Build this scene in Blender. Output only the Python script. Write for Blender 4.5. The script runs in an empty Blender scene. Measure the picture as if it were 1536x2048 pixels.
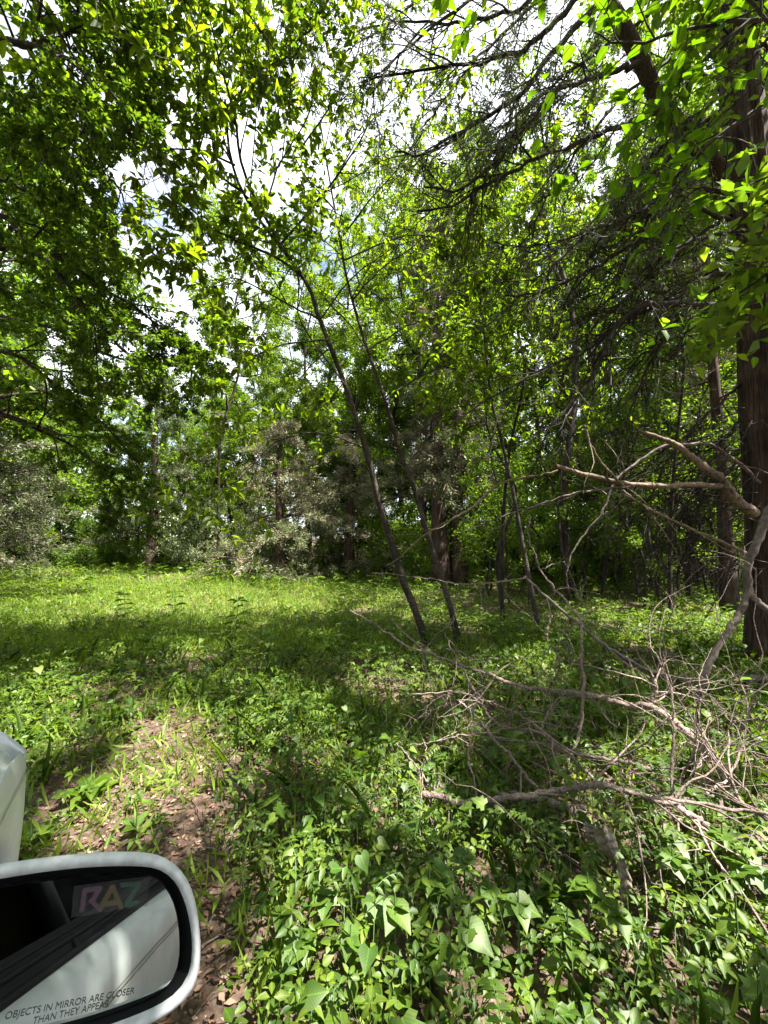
import bpy, math, random
import numpy as np
from mathutils import Vector, Matrix

rng = np.random.default_rng(7)
random.seed(7)
SC = bpy.context.scene
COL = SC.collection

# ------------------------------------------------------------------ camera
PITCH = math.radians(3.8)
CAM_H = 1.5
cd = bpy.data.cameras.new('camera')
cd.sensor_fit = 'VERTICAL'; cd.sensor_height = 34.6; cd.lens = 13.0
cd.clip_start = 0.02; cd.clip_end = 3000
cam = bpy.data.objects.new('camera', cd); COL.objects.link(cam)
cam.location = (0, 0, CAM_H); cam.rotation_euler = (math.pi/2 + PITCH, 0, 0)
SC.camera = cam

# ------------------------------------------------------------------ light
SUN_EL = math.radians(64); SUN_AZ = math.radians(112)      # azimuth clockwise from +Y
SUN = np.array([math.sin(SUN_AZ)*math.cos(SUN_EL), math.cos(SUN_AZ)*math.cos(SUN_EL), math.sin(SUN_EL)])
sl = bpy.data.lights.new('sun', 'SUN'); sl.energy = 5.0; sl.angle = math.radians(0.5); sl.color = (1.0, 0.95, 0.87)
so = bpy.data.objects.new('sun', sl); COL.objects.link(so)
so.rotation_euler = Vector(SUN).to_track_quat('Z', 'Y').to_euler()
so.location = (0, 0, 30)
world = bpy.data.worlds.new('World'); SC.world = world; world.use_nodes = True
wt = world.node_tree; wt.nodes.clear()
sky = wt.nodes.new('ShaderNodeTexSky'); sky.sky_type = 'NISHITA'; sky.sun_disc = False
sky.sun_elevation = SUN_EL; sky.sun_rotation = SUN_AZ; sky.dust_density = 2.0
tc = wt.nodes.new('ShaderNodeTexCoord'); mp = wt.nodes.new('ShaderNodeMapping'); mp.inputs['Scale'].default_value = (1, 1, 2.2)
cn = wt.nodes.new('ShaderNodeTexNoise'); cn.inputs['Scale'].default_value = 2.6; cn.inputs['Detail'].default_value = 6
cr = wt.nodes.new('ShaderNodeValToRGB'); cr.color_ramp.elements[0].position = 0.33; cr.color_ramp.elements[1].position = 0.52
mx = wt.nodes.new('ShaderNodeMix'); mx.data_type = 'RGBA'; mx.inputs['B'].default_value = (5.6, 5.8, 6.2, 1)
bg = wt.nodes.new('ShaderNodeBackground'); bg.inputs['Strength'].default_value = 0.07
wo = wt.nodes.new('ShaderNodeOutputWorld')
L = wt.links.new
L(tc.outputs['Generated'], mp.inputs['Vector']); L(mp.outputs[0], cn.inputs['Vector']); L(cn.outputs['Fac'], cr.inputs[0])
L(cr.outputs[0], mx.inputs['Factor']); L(sky.outputs[0], mx.inputs['A']); L(mx.outputs['Result'], bg.inputs[0]); L(bg.outputs[0], wo.inputs[0])
SC.view_settings.view_transform = 'Standard'; SC.view_settings.look = 'None'
SC.view_settings.exposure = 2.5; SC.view_settings.gamma = 1.0
SC.view_settings.use_curve_mapping = False
SC.render.engine = 'CYCLES'
SC.cycles.max_bounces = 7; SC.cycles.diffuse_bounces = 4; SC.cycles.transmission_bounces = 5; SC.cycles.glossy_bounces = 4
SC.cycles.transparent_max_bounces = 8; SC.cycles.sample_clamp_indirect = 6

# ------------------------------------------------------------------ pixel <-> world (pixels of the 1536x2048 photo)
FPX = 769.5
def ray(px, py):
    cx = (px-768)/FPX; cy = -(py-1024)/FPX
    return np.array([cx, math.cos(PITCH)-cy*math.sin(PITCH), math.sin(PITCH)+cy*math.cos(PITCH)])
CAM = np.array([0, 0, CAM_H])
def at(px, py, Y):
    r = ray(px, py); return CAM + r*(Y/r[1])
def hgt(x, y):
    return 0.035*np.sin(x*0.9+1.3)*np.cos(y*0.7+0.4) + 0.02*np.sin(x*2.3+y*1.7) + 0.0
def gnd(px, py):
    r = ray(px, py); p = CAM + r*(CAM_H/-r[2]); p[2] = hgt(p[0], p[1]); return p
def to_px(P):
    d = P-CAM
    f = d[:, 1]*math.cos(PITCH)+d[:, 2]*math.sin(PITCH); u = -d[:, 1]*math.sin(PITCH)+d[:, 2]*math.cos(PITCH)
    f = np.where(f < 0.05, 0.05, f)
    return np.stack([768+FPX*d[:, 0]/f, 1024-FPX*u/f], 1)
def inpoly(q, poly):
    x, y = q[:, 0], q[:, 1]; ins = np.zeros(len(q), bool); n = len(poly)
    for i in range(n):
        x1, y1 = poly[i]; x2, y2 = poly[(i+1) % n]
        c = ((y1 > y) != (y2 > y)) & (x < (x2-x1)*(y-y1)/((y2-y1) or 1e-9)+x1); ins ^= c
    return ins
# ground patches to be sunlit: crown leaves standing in the sun's way are left out
LIT = [([(170,1148),(400,1160),(650,1172),(665,1232),(540,1250),(450,1295),(380,1300),(310,1262),(130,1195)], 0.99), ([(665,1172),(960,1185),(900,1235),(665,1240)], 0.38),
       ([(0,1098),(330,1104),(330,1120),(0,1124)], 0.9),
       ([(270,1415),(445,1405),(445,1510),(410,1580),(300,1605),(100,1665),(90,1590),(200,1510)], 0.99),
       ([(1080,1190),(1470,1185),(1460,1250),(1100,1235)], 0.62),
       ([(450,1470),(760,1440),(1060,1560),(1080,1700),(700,1790),(500,1680)], 0.80),
       ([(620,1790),(1700,1740),(1700,2200),(660,2200)], 0.76),
       ([(1000,1480),(1536,1450),(1536,1740),(1080,1700)], 0.15),
       ([(430,1300),(1000,1290),(1000,1480),(430,1450)], 0.2)]
GAP = [(222,330),(300,290),(350,320),(352,520),(392,625),(320,640),(245,570)]
def keep(P):
    g = P - SUN*((P[:, 2]-0.15)/SUN[2])[:, None]
    q = to_px(g) + rng.normal(0, 9, (len(P), 2))
    # blotchy noise thins the leaves so that dapples fall on the ground
    n = np.sin(g[:, 0]*4.3+1.7*np.sin(g[:, 1]*3.3))+np.sin(g[:, 1]*5.1+1.3*np.sin(g[:, 0]*4.1+1))
    k = np.ones(len(P), bool); u = rng.random(len(P))
    for poly, pr in LIT:
        m = inpoly(q, poly)
        pe = pr if pr > 0.85 else np.where(n > (1-2*pr)*0.9, 0.97, 0.05)
        k &= ~(m & (u < pe))
    return k

# ------------------------------------------------------------------ materials
def nmat(name):
    m = bpy.data.materials.new(name); m.use_nodes = True; m.node_tree.nodes.clear(); return m, m.node_tree.nodes, m.node_tree.links.new
def leaf_mat(name, cols, trans=(1.8, 1.8, 0.45), tfac=0.45, gloss=0.015, rough=0.5, veins=False):
    m, N, K = nmat(name)
    a = N.new('ShaderNodeAttribute'); a.attribute_name = 'tint'
    oi = N.new('ShaderNodeObjectInfo')
    ad = N.new('ShaderNodeMath'); ad.operation = 'MULTIPLY_ADD'; ad.inputs[1].default_value = 0.35
    K(oi.outputs['Random'], ad.inputs[0]); K(a.outputs['Fac'], ad.inputs[2])
    sb = N.new('ShaderNodeMath'); sb.operation = 'SUBTRACT'; sb.inputs[1].default_value = 0.17; K(ad.outputs[0], sb.inputs[0])
    r = N.new('ShaderNodeValToRGB'); K(sb.outputs[0], r.inputs[0])
    el = r.color_ramp.elements
    for i, c in enumerate(cols):
        e = el[i] if i < 2 else el.new(1.0)
        e.position = i/(len(cols)-1) if len(cols) > 1 else 0; e.color = (*c, 1)
    nz = N.new('ShaderNodeTexNoise'); nz.inputs['Scale'].default_value = 40; g = N.new('ShaderNodeNewGeometry'); K(g.outputs['Position'], nz.inputs['Vector'])
    mr = N.new('ShaderNodeMapRange'); mr.inputs['To Min'].default_value = 0.72; mr.inputs['To Max'].default_value = 1.25; K(nz.outputs['Fac'], mr.inputs['Value'])
    vm = N.new('ShaderNodeVectorMath'); vm.operation = 'SCALE'; K(r.outputs[0], vm.inputs[0]); K(mr.outputs[0], vm.inputs['Scale'])
    if veins:
        lv = N.new('ShaderNodeAttribute'); lv.attribute_name = 'lv'; sp = N.new('ShaderNodeSeparateXYZ'); K(lv.outputs['Vector'], sp.inputs[0])
        def mth(op, a, b=None, c=None):
            q = N.new('ShaderNodeMath'); q.operation = op
            for i_, v_ in enumerate((a, b, c)):
                if v_ is None: continue
                if isinstance(v_, (int, float)): q.inputs[i_].default_value = v_
                else: K(v_, q.inputs[i_])
            return q.outputs[0]
        ax = mth('ABSOLUTE', sp.outputs[0]); rib = mth('LESS_THAN', ax, 0.03)
        ph = mth('SUBTRACT', sp.outputs[1], mth('MULTIPLY', ax, 0.75)); sn = mth('POWER', mth('ABSOLUTE', mth('SINE', mth('MULTIPLY', ph, 24.0))), 10.0)
        edge = mth('MULTIPLY', ax, -0.35)
        f1 = mth('ADD', mth('MULTIPLY_ADD', rib, 0.55, 1.0), mth('MULTIPLY_ADD', mth('SUBTRACT', 1.0, sn), -0.0, mth('MULTIPLY_ADD', sn, 0.28, edge)))
        v2 = N.new('ShaderNodeVectorMath'); v2.operation = 'SCALE'; K(vm.outputs[0], v2.inputs[0]); K(f1, v2.inputs['Scale'])
        n3 = N.new('ShaderNodeTexNoise'); n3.inputs['Scale'].default_value = 75; n3.inputs['Detail'].default_value = 3; K(g.outputs['Position'], n3.inputs['Vector'])
        r3 = N.new('ShaderNodeValToRGB'); r3.color_ramp.elements[0].position = .64; r3.color_ramp.elements[1].position = .70; K(n3.outputs['Fac'], r3.inputs[0])
        m3 = N.new('ShaderNodeMix'); m3.data_type = 'RGBA'; m3.inputs['B'].default_value = (.13, .095, .03, 1); K(mth('MULTIPLY', r3.outputs[0], .75), m3.inputs['Factor']); K(v2.outputs[0], m3.inputs['A'])
        vm = m3
    tm = N.new('ShaderNodeVectorMath'); tm.operation = 'MULTIPLY'; tm.inputs[1].default_value = trans; cout = vm.outputs['Result'] if veins else vm.outputs[0]; K(cout, tm.inputs[0])
    d = N.new('ShaderNodeBsdfDiffuse'); t = N.new('ShaderNodeBsdfTranslucent'); K(cout, d.inputs[0]); K(tm.outputs[0], t.inputs[0])
    x = N.new('ShaderNodeMixShader'); x.inputs[0].default_value = tfac; K(d.outputs[0], x.inputs[1]); K(t.outputs[0], x.inputs[2])
    gl = N.new('ShaderNodeBsdfGlossy'); gl.inputs['Roughness'].default_value = rough; gl.inputs[0].default_value = (1, 1, 1, 1)
    y = N.new('ShaderNodeMixShader'); y.inputs[0].default_value = gloss; K(x.outputs[0], y.inputs[1]); K(gl.outputs[0], y.inputs[2])
    o = N.new('ShaderNodeOutputMaterial'); K(y.outputs[0], o.inputs[0]); return m
def bark_mat(name, c1, c2, sc=(14, 14, 2.5), bump=0.6, moss=0.0, bands=False):
    m, N, K = nmat(name)
    g = N.new('ShaderNodeNewGeometry'); mp = N.new('ShaderNodeMapping'); mp.inputs['Scale'].default_value = sc; K(g.outputs['Position'], mp.inputs[0])
    n = N.new('ShaderNodeTexNoise'); n.inputs['Scale'].default_value = 2.2; n.inputs['Detail'].default_value = 8; n.inputs['Roughness'].default_value = 0.65; K(mp.outputs[0], n.inputs[0])
    r = N.new('ShaderNodeValToRGB'); r.color_ramp.elements[0].position = 0.33; r.color_ramp.elements[1].position = 0.68
    r.color_ramp.elements[0].color = (*c1, 1); r.color_ramp.elements[1].color = (*c2, 1); K(n.outputs['Fac'], r.inputs[0])
    out = r.outputs[0]
    n5 = N.new('ShaderNodeTexNoise'); n5.inputs['Scale'].default_value = 3.1; n5.inputs['Detail'].default_value = 5; K(g.outputs['Position'], n5.inputs[0])
    m5 = N.new('ShaderNodeMapRange'); m5.inputs['From Min'].default_value = .3; m5.inputs['From Max'].default_value = .7; m5.inputs['To Min'].default_value = .5; m5.inputs['To Max'].default_value = 1.5; K(n5.outputs['Fac'], m5.inputs['Value'])
    v5 = N.new('ShaderNodeVectorMath'); v5.operation = 'SCALE'; K(out, v5.inputs[0]); K(m5.outputs[0], v5.inputs['Scale']); out = v5.outputs[0]
    if bands or moss:
        n2 = N.new('ShaderNodeTexNoise'); n2.inputs['Scale'].default_value = 6 if bands else 9; n2.inputs['Detail'].default_value = 4; K(g.outputs['Position'], n2.inputs[0])
        r2 = N.new('ShaderNodeValToRGB'); r2.color_ramp.elements[0].position = 0.55; r2.color_ramp.elements[1].position = 0.66; K(n2.outputs['Fac'], r2.inputs[0])
        mf = N.new('ShaderNodeMath'); mf.operation = 'MULTIPLY'; mf.inputs[1].default_value = 0.8 if moss else 0.45; K(r2.outputs[0], mf.inputs[0])
        mm = N.new('ShaderNodeMix'); mm.data_type = 'RGBA'; mm.inputs['B'].default_value = (0.13, 0.14, 0.03, 1) if moss else (0.3, 0.29, 0.25, 1)
        K(mf.outputs[0], mm.inputs['Factor']); K(out, mm.inputs['A']); out = mm.outputs['Result']
    b = N.new('ShaderNodeBsdfPrincipled'); b.inputs['Roughness'].default_value = 0.9; b.inputs['Specular IOR Level'].default_value = 0.2; K(out, b.inputs['Base Color'])
    bp = N.new('ShaderNodeBump'); bp.inputs['Strength'].default_value = bump; bp.inputs['Distance'].default_value = 0.02; K(n.outputs['Fac'], bp.inputs['Height']); K(bp.outputs[0], b.inputs['Normal'])
    o = N.new('ShaderNodeOutputMaterial'); K(b.outputs[0], o.inputs[0]); return m
def plain(name, c, rough=0.5, metal=0.0, spec=0.5, coat=0.0, noise=0.0, nscale=20):
    m, N, K = nmat(name); b = N.new('ShaderNodeBsdfPrincipled')
    b.inputs['Base Color'].default_value = (*c, 1); b.inputs['Roughness'].default_value = rough; b.inputs['Metallic'].default_value = metal
    b.inputs['Specular IOR Level'].default_value = spec; b.inputs['Coat Weight'].default_value = coat
    if noise:
        g = N.new('ShaderNodeNewGeometry'); n = N.new('ShaderNodeTexNoise'); n.inputs['Scale'].default_value = nscale; n.inputs['Detail'].default_value = 8; K(g.outputs['Position'], n.inputs[0])
        r = N.new('ShaderNodeValToRGB'); r.color_ramp.elements[0].position = 0.3; r.color_ramp.elements[1].position = 0.6
        r.color_ramp.elements[0].color = (*[v*(1-noise) for v in c], 1); r.color_ramp.elements[1].color = (*c, 1); K(n.outputs['Fac'], r.inputs[0]); K(r.outputs[0], b.inputs['Base Color'])
    o = N.new('ShaderNodeOutputMaterial'); K(b.outputs[0], o.inputs[0]); return m

M = {}
M['elm'] = leaf_mat('elm_leaf', [(0.038,0.080,0.014),(0.066,0.120,0.018),(0.11,0.165,0.022)], tfac=0.58)
M['hick'] = leaf_mat('sapling_leaf', [(0.060,0.105,0.010),(0.095,0.145,0.012),(0.135,0.175,0.014)], trans=(1.95,2.0,0.4), tfac=0.68, veins=True)
M['near'] = leaf_mat('overhead_leaf', [(0.038,0.085,0.006),(0.06,0.12,0.008),(0.09,0.15,0.009)], trans=(1.7,1.8,0.3), tfac=0.6, rough=0.5, veins=True)
M['wood'] = leaf_mat('woodland_leaf', [(0.05,0.10,0.013),(0.085,0.15,0.017),(0.13,0.19,0.022)], tfac=0.6)
M['cedar'] = leaf_mat('cedar_needles', [(0.09,0.085,0.052),(0.085,0.115,0.045),(0.12,0.15,0.06)], tfac=0.25, trans=(1.1,1.2,0.7), gloss=0.03)
M['cedardead'] = leaf_mat('cedar_dead_needles', [(0.15,0.11,0.08),(0.26,0.20,0.15)], tfac=0.15, trans=(1,1,1), gloss=0.02)
M['grass'] = leaf_mat('grass_blade', [(0.09,0.16,0.022),(0.155,0.24,0.032),(0.22,0.29,0.06)], tfac=0.5)
M['herb'] = leaf_mat('herb_leaf', [(0.038,0.080,0.009),(0.07,0.125,0.012),(0.13,0.18,0.016)], tfac=0.42, gloss=0.018, rough=0.5, veins=True)
M['vine'] = leaf_mat('vine_leaf', [(0.036,0.085,0.010),(0.065,0.125,0.012),(0.11,0.17,0.016)], tfac=0.42, gloss=0.02, rough=0.5, veins=True)
M['dead'] = leaf_mat('dead_leaf', [(0.09,0.045,0.028),(0.19,0.11,0.07),(0.34,0.23,0.16)], tfac=0.12, trans=(1,0.8,0.6), gloss=0.03)
M['stem'] = plain('green_stem', (0.07,0.13,0.03), 0.6)
M['bark_sap'] = bark_mat('sapling_bark', (0.022,0.018,0.014), (0.085,0.07,0.056), sc=(10,10,16), bands=False, bump=0.4)
M['bark_cedar'] = bark_mat('cedar_bark', (0.015,0.010,0.008), (0.11,0.075,0.058), sc=(30,30,1.6), bump=1.0)
M['bark_dark'] = bark_mat('dark_bark', (0.014,0.011,0.009), (0.055,0.044,0.036), sc=(14,14,4))
M['deadwood'] = bark_mat('dead_wood', (0.10,0.075,0.065), (0.38,0.29,0.25), sc=(34,34,34), bump=1.0)
M['deadgrey'] = bark_mat('grey_dead_wood', (0.07,0.055,0.047), (0.19,0.155,0.135), sc=(12,12,12), bump=0.5)
M['mossy'] = bark_mat('mossy_dead_wood', (0.06,0.045,0.034), (0.24,0.18,0.13), sc=(16,16,16), bump=0.5, moss=1)

# ------------------------------------------------------------------ mesh helpers
def mesh_np(name, V, F, tint=None, lv=None):
    me = bpy.data.meshes.new(name)
    V = np.ascontiguousarray(V, np.float32).reshape(-1, 3); F = np.ascontiguousarray(F, np.int32)
    k = F.shape[1]; nf = len(F)
    me.vertices.add(len(V)); me.vertices.foreach_set('co', V.ravel())
    me.loops.add(nf*k); me.loops.foreach_set('vertex_index', F.ravel())
    me.polygons.add(nf); me.polygons.foreach_set('loop_start', np.arange(0, nf*k, k, dtype=np.int32))
    if tint is not None:
        at_ = me.attributes.new('tint', 'FLOAT', 'FACE'); at_.data.foreach_set('value', np.ascontiguousarray(tint, np.float32))
    if lv is not None:
        a2 = me.attributes.new('lv', 'FLOAT_VECTOR', 'POINT'); a2.data.foreach_set('vector', np.ascontiguousarray(lv, np.float32).ravel())
    me.update(calc_edges=True)
    return me
def tag(o, label=None, cat=None, group=None, kind=None):
    if label: o['label'] = label
    if cat: o['category'] = cat
    if group: o['group'] = group
    if kind: o['kind'] = kind
    return o
def link(name, me, mat, parent=None, **kw):
    o = bpy.data.objects.new(name, me); COL.objects.link(o)
    if mat is not None and me is not None and len(me.materials) == 0: me.materials.append(mat)
    if parent is not None: o.parent = parent
    return tag(o, **kw)
def empty(name, loc, label, cat, group=None, rz=0):
    o = bpy.data.objects.new(name, None); COL.objects.link(o); o.location = loc; o.rotation_euler = (0, 0, rz); o.empty_display_size = 0.1
    return tag(o, label, cat, group)
def copy_tree(o, parent=None):
    c = o.copy(); COL.objects.link(c); c.parent = parent
    for ch in list(o.children): copy_tree(ch, c)
    return c
def unit(v):
    return v/np.maximum(np.linalg.norm(v, axis=-1, keepdims=True), 1e-9)

class Tubes:
    def __init__(s): s.g = {}
    def add(s, pts, rad, sides=5):
        pts = np.asarray(pts, float); rad = np.broadcast_to(np.asarray(rad, float), (len(pts),))
        s.g.setdefault((len(pts), sides), []).append((pts, rad))
    def data(s, off=np.zeros(3)):
        VV, FF, base = [], [], 0
        for (n, k), lst in s.g.items():
            P = np.stack([a for a, b in lst]); R = np.stack([b for a, b in lst]); K = len(lst)
            T = np.gradient(P, axis=1); T = unit(T)
            ref = np.where(np.abs(T[:, :1, 2:3]) > 0.8, np.array([[[1., 0, 0]]]), np.array([[[0, 0, 1.]]]))
            U = unit(np.cross(T, np.broadcast_to(ref, T.shape))); W = np.cross(T, U)
            a = np.linspace(0, 2*np.pi, k, endpoint=False)
            V = P[:, :, None]+R[:, :, None, None]*(U[:, :, None]*np.cos(a)[:, None]+W[:, :, None]*np.sin(a)[:, None])
            i = np.arange(n-1)[:, None]*k; j = np.arange(k)[None]; j2 = (j+1) % k
            f = np.stack([i+j, i+j2, i+k+j2, i+k+j], -1).reshape(-1, 4)
            F = (f[None]+(np.arange(K)*n*k)[:, None, None]).reshape(-1, 4)+base
            VV.append(V.reshape(-1, 3)-off); FF.append(F); base += K*n*k
        return np.concatenate(VV), np.concatenate(FF)
    def build(s, name, mat, parent=None, off=np.zeros(3), **kw):
        V, F = s.data(off); return link(name, mesh_np(name, V, F), mat, parent, **kw)

def smooth(ctrl, n):
    """Catmull-Rom through control points, n samples"""
    c = np.asarray(ctrl, float); c = np.vstack([2*c[0]-c[1], c, 2*c[-1]-c[-2]]); m = len(c)-3
    t = np.linspace(0, m-1e-6, n); i = t.astype(int); f = (t-i)[:, None]
    p0, p1, p2, p3 = c[i], c[i+1], c[i+2], c[i+3]
    return 0.5*((2*p1)+(-p0+p2)*f+(2*p0-5*p1+4*p2-p3)*f**2+(-p0+3*p1-3*p2+p3)*f**3)
def trace(px, Y, n=None, wob=0.0):
    """pixel polyline + distance(s) -> smooth world polyline"""
    Y = np.interp(np.linspace(0, 1, len(px)), np.linspace(0, 1, len(np.atleast_1d(Y))), np.atleast_1d(Y)) if np.ndim(Y) else np.full(len(px), Y)
    c = np.array([at(x, y, d) for (x, y), d in zip(px, Y)])
    n = n or max(6, len(px)*3)
    p = smooth(c, n)
    if wob: p[1:-1] += rng.normal(0, wob, (n-2, 3))
    return p

# leaf templates: rows of (left, centre, right) -> quads
def leaf_template(rows, fold=0.25, droop=0.25):
    V = []
    for t, w in rows:
        z = -droop*t*t
        V += [(-w, t, z+fold*w), (0, t, z), (w, t, z+fold*w)]
    F = []
    for i in range(len(rows)-1):
        a = 3*i; F += [(a, a+1, a+4, a+3), (a+1, a+2, a+5, a+4)]
    return np.array(V, float), np.array(F, int)
T_SMALL = (np.array([(0, 0, 0), (.5, .45, .08), (0, 1, -.1), (-.5, .45, .08)], float), np.array([(0, 1, 2, 3)]))
T_KITE = (np.array([(0, 0, 0), (0, .5, -.06), (0, 1, -.22), (-.5, .42, .1), (.5, .42, .1)], float), np.array([(0, 1, 2, 3), (1, 0, 4, 2)]))
T_MID = leaf_template([(0, 0.02), (.35, .5), (.7, .36), (1, 0.0)])
T_ELL = leaf_template([(0, 0.02), (.15, .2), (.4, .46), (.65, .48), (.85, .24), (1, 0.0)], fold=.3, droop=.22)
T_OVATE = leaf_template([(0, 0.05), (.1, .38), (.3, .5), (.55, .42), (.8, .2), (1, 0.0)], fold=.25, droop=.2)
T_HEART = leaf_template([(-.12, 0.28), (.02, .46), (.25, .5), (.5, .36), (.78, .15), (1, 0.0)], fold=.2, droop=.18)
T_HEART[0][1] = (0, 0.03, 0)
T_LOBED = leaf_template([(-.10, 0.32), (.08, .52), (.2, .36), (.38, .56), (.5, .28), (.72, .26), (.8, .15), (1, 0.0)], fold=.12, droop=.18)
T_LOBED[0][1] = (0, 0.04, 0)
T_BLADE = leaf_template([(0, .5), (.4, .45), (.75, .3), (1, 0)], fold=.3, droop=.35)
T_BLADE1 = (np.array([(-.5, 0, 0), (.5, 0, 0), (.25, .6, -.12), (0, 1, -.4)], float), np.array([(0, 1, 2, 3)]))

def leaves(P, A, Nr, S, W, tpl, tint=None, lseed=None):
    """P positions, A axes, Nr approx normals, S length, W width/length ratio"""
    K = len(P); A = unit(A); X = unit(np.cross(A, Nr)); Z = np.cross(X, A)
    S = np.broadcast_to(S, (K,)); W = np.broadcast_to(W, (K,))
    V, F = tpl
    out = P[:, None]+S[:, None, None]*(X[:, None]*(V[None, :, 0:1]*W[:, None, None])+A[:, None]*V[None, :, 1:2]+Z[:, None]*V[None, :, 2:3])
    FF = (F[None]+(np.arange(K)*len(V))[:, None, None]).reshape(-1, 4)
    if tint is None: tint = rng.random(K)
    return out.reshape(-1, 3), FF, np.repeat(tint, len(F)), np.tile(V, (K, 1))
class Batch:
    def __init__(s): s.V = []; s.F = []; s.T = []; s.LV = []; s.n = 0
    def add(s, r):
        V, F, T, lv = r; s.LV.append(lv); s.V.append(V); s.F.append(F+s.n); s.T.append(T); s.n += len(V)
    def build(s, name, mat, parent=None, off=np.zeros(3), **kw):
        return link(name, mesh_np(name, np.concatenate(s.V)-off, np.concatenate(s.F), np.concatenate(s.T), np.concatenate(s.LV)), mat, parent, **kw)
def rdir(n, up=0.0):
    v = rng.normal(size=(n, 3)); v = unit(v); v[:, 2] += up; return unit(v)

# ------------------------------------------------------------------ growing limbs
def grow(p0, d0, Ln, r0, lev, spec, tb, tips):
    s = spec[lev]; n = s.get('seg', 7)
    d = np.array(d0, float); p = np.array(p0, float); st = Ln/(n-1)
    pts = [p.copy()]; w = rng.normal(0, s.get('wig', .15), (n, 3)); dr = s.get('droop', 0.)
    for i in range(n-1):
        d = d+w[i]; d[2] += dr; d /= np.linalg.norm(d); p = p+d*st; pts.append(p.copy())
    pts = np.array(pts); rad = np.linspace(r0, max(r0*s.get('taper', .25), 0.0012), n)
    tb.add(pts, rad, s.get('sides', 4))
    children(pts, rad, Ln, lev, spec, tb, tips)
    if s.get('tip'):
        m = s['tip']; t = rng.uniform(s.get('t0', .25), 1.0, m)*(n-1); i = np.minimum(t.astype(int), n-2); f = (t-i)[:, None]
        q = pts[i]*(1-f)+pts[i+1]*f; tips.append((q, unit(pts[i+1]-pts[i])))
    return pts
def children(pts, rad, Ln, lev, spec, tb, tips):
    if lev+1 >= len(spec): return
    s = spec[lev+1]; n = len(pts); k = s['n'] if not isinstance(s['n'], tuple) else int(rng.integers(*s['n']))
    T = unit(np.gradient(pts, axis=0))
    for j in range(k):
        t = s.get('from', .2)+(1-s.get('from', .2))*(j+rng.random())/k; t = min(t, .99)*(n-1); i = int(t); f = t-i
        p = pts[i]*(1-f)+pts[min(i+1, n-1)]*f; d = T[i]
        if 'plane' in s:   # flat sprays: child direction kept near the horizontal plane
            side = np.cross(d, [0, 0, 1.]); side /= max(np.linalg.norm(side), 1e-6); q = side*(1 if (j % 2) else -1)+rng.normal(0, s['plane'], 3)
        else:
            q = rng.normal(size=3); q -= d*(q@d)
        q /= max(np.linalg.norm(q), 1e-6)
        if 'bias' in s: q = q+np.array(s['bias']); q /= np.linalg.norm(q)
        a = math.radians(rng.uniform(*s['ang'])); dd = d*math.cos(a)+q*math.sin(a)
        ln = Ln*rng.uniform(*s['ratio'])*(1-.45*t/(n-1)) if 'ratio' in s else rng.uniform(*s['len'])
        rr = min(rad[i]*.7, s.get('rmax', 1))
        grow(p, dd, ln, rr, lev+1, spec, tb, tips)
def tipcat(tips): return np.concatenate([a for a, b in tips]), np.concatenate([b for a, b in tips])

# ================================================================== SETTING: ground
def ground_mat():
    m, N, K = nmat('forest_floor'); g = N.new('ShaderNodeNewGeometry')
    n = N.new('ShaderNodeTexNoise'); n.inputs['Scale'].default_value = 35; n.inputs['Detail'].default_value = 10; n.inputs['Roughness'].default_value = .7; K(g.outputs['Position'], n.inputs[0])
    r = N.new('ShaderNodeValToRGB'); e = r.color_ramp.elements; e[0].position = .3; e[1].position = .72; e[0].color = (.04, .026, .018, 1); e[1].color = (.21, .15, .115, 1)
    x = e.new(.5); x.color = (.095, .065, .048, 1); K(n.outputs['Fac'], r.inputs[0])
    v = N.new('ShaderNodeTexVoronoi'); v.inputs['Scale'].default_value = 55; K(g.outputs['Position'], v.inputs[0])
    mx = N.new('ShaderNodeMix'); mx.data_type = 'RGBA'; mx.blend_type = 'MULTIPLY'; mx.inputs['Factor'].default_value = .25; K(r.outputs[0], mx.inputs['A']); K(v.outputs['Distance'], mx.inputs['B'])
    b = N.new('ShaderNodeBsdfPrincipled'); b.inputs['Roughness'].default_value = .95; b.inputs['Specular IOR Level'].default_value = .15; K(mx.outputs['Result'], b.inputs['Base Color'])
    bp = N.new('ShaderNodeBump'); bp.inputs['Strength'].default_value = .8; bp.inputs['Distance'].default_value = .015; K(n.outputs['Fac'], bp.inputs['Height']); K(bp.outputs[0], b.inputs['Normal'])
    o = N.new('ShaderNodeOutputMaterial'); K(b.outputs[0], o.inputs[0]); return m
xs = np.concatenate([[-900, -300, -120, -60], np.linspace(-30, 30, 121), [60, 120, 300, 900]])
ys = np.concatenate([[-900, -300, -100, -30], np.linspace(-8, 40, 101), [60, 120, 300, 900]])
GX, GY = np.meshgrid(xs, ys); GZ = hgt(GX, GY)+0.006*np.sin(GX*11)*np.sin(GY*13)
nx = len(xs); ii = (np.arange(len(ys)-1)[:, None]*nx+np.arange(nx-1)[None]).ravel()
link('ground', mesh_np('ground', np.stack([GX, GY, GZ], -1).reshape(-1, 3), np.stack([ii, ii+1, ii+nx+1, ii+nx], 1)), ground_mat(), kind='structure',
     label='reddish brown forest floor with leaf litter')

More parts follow.
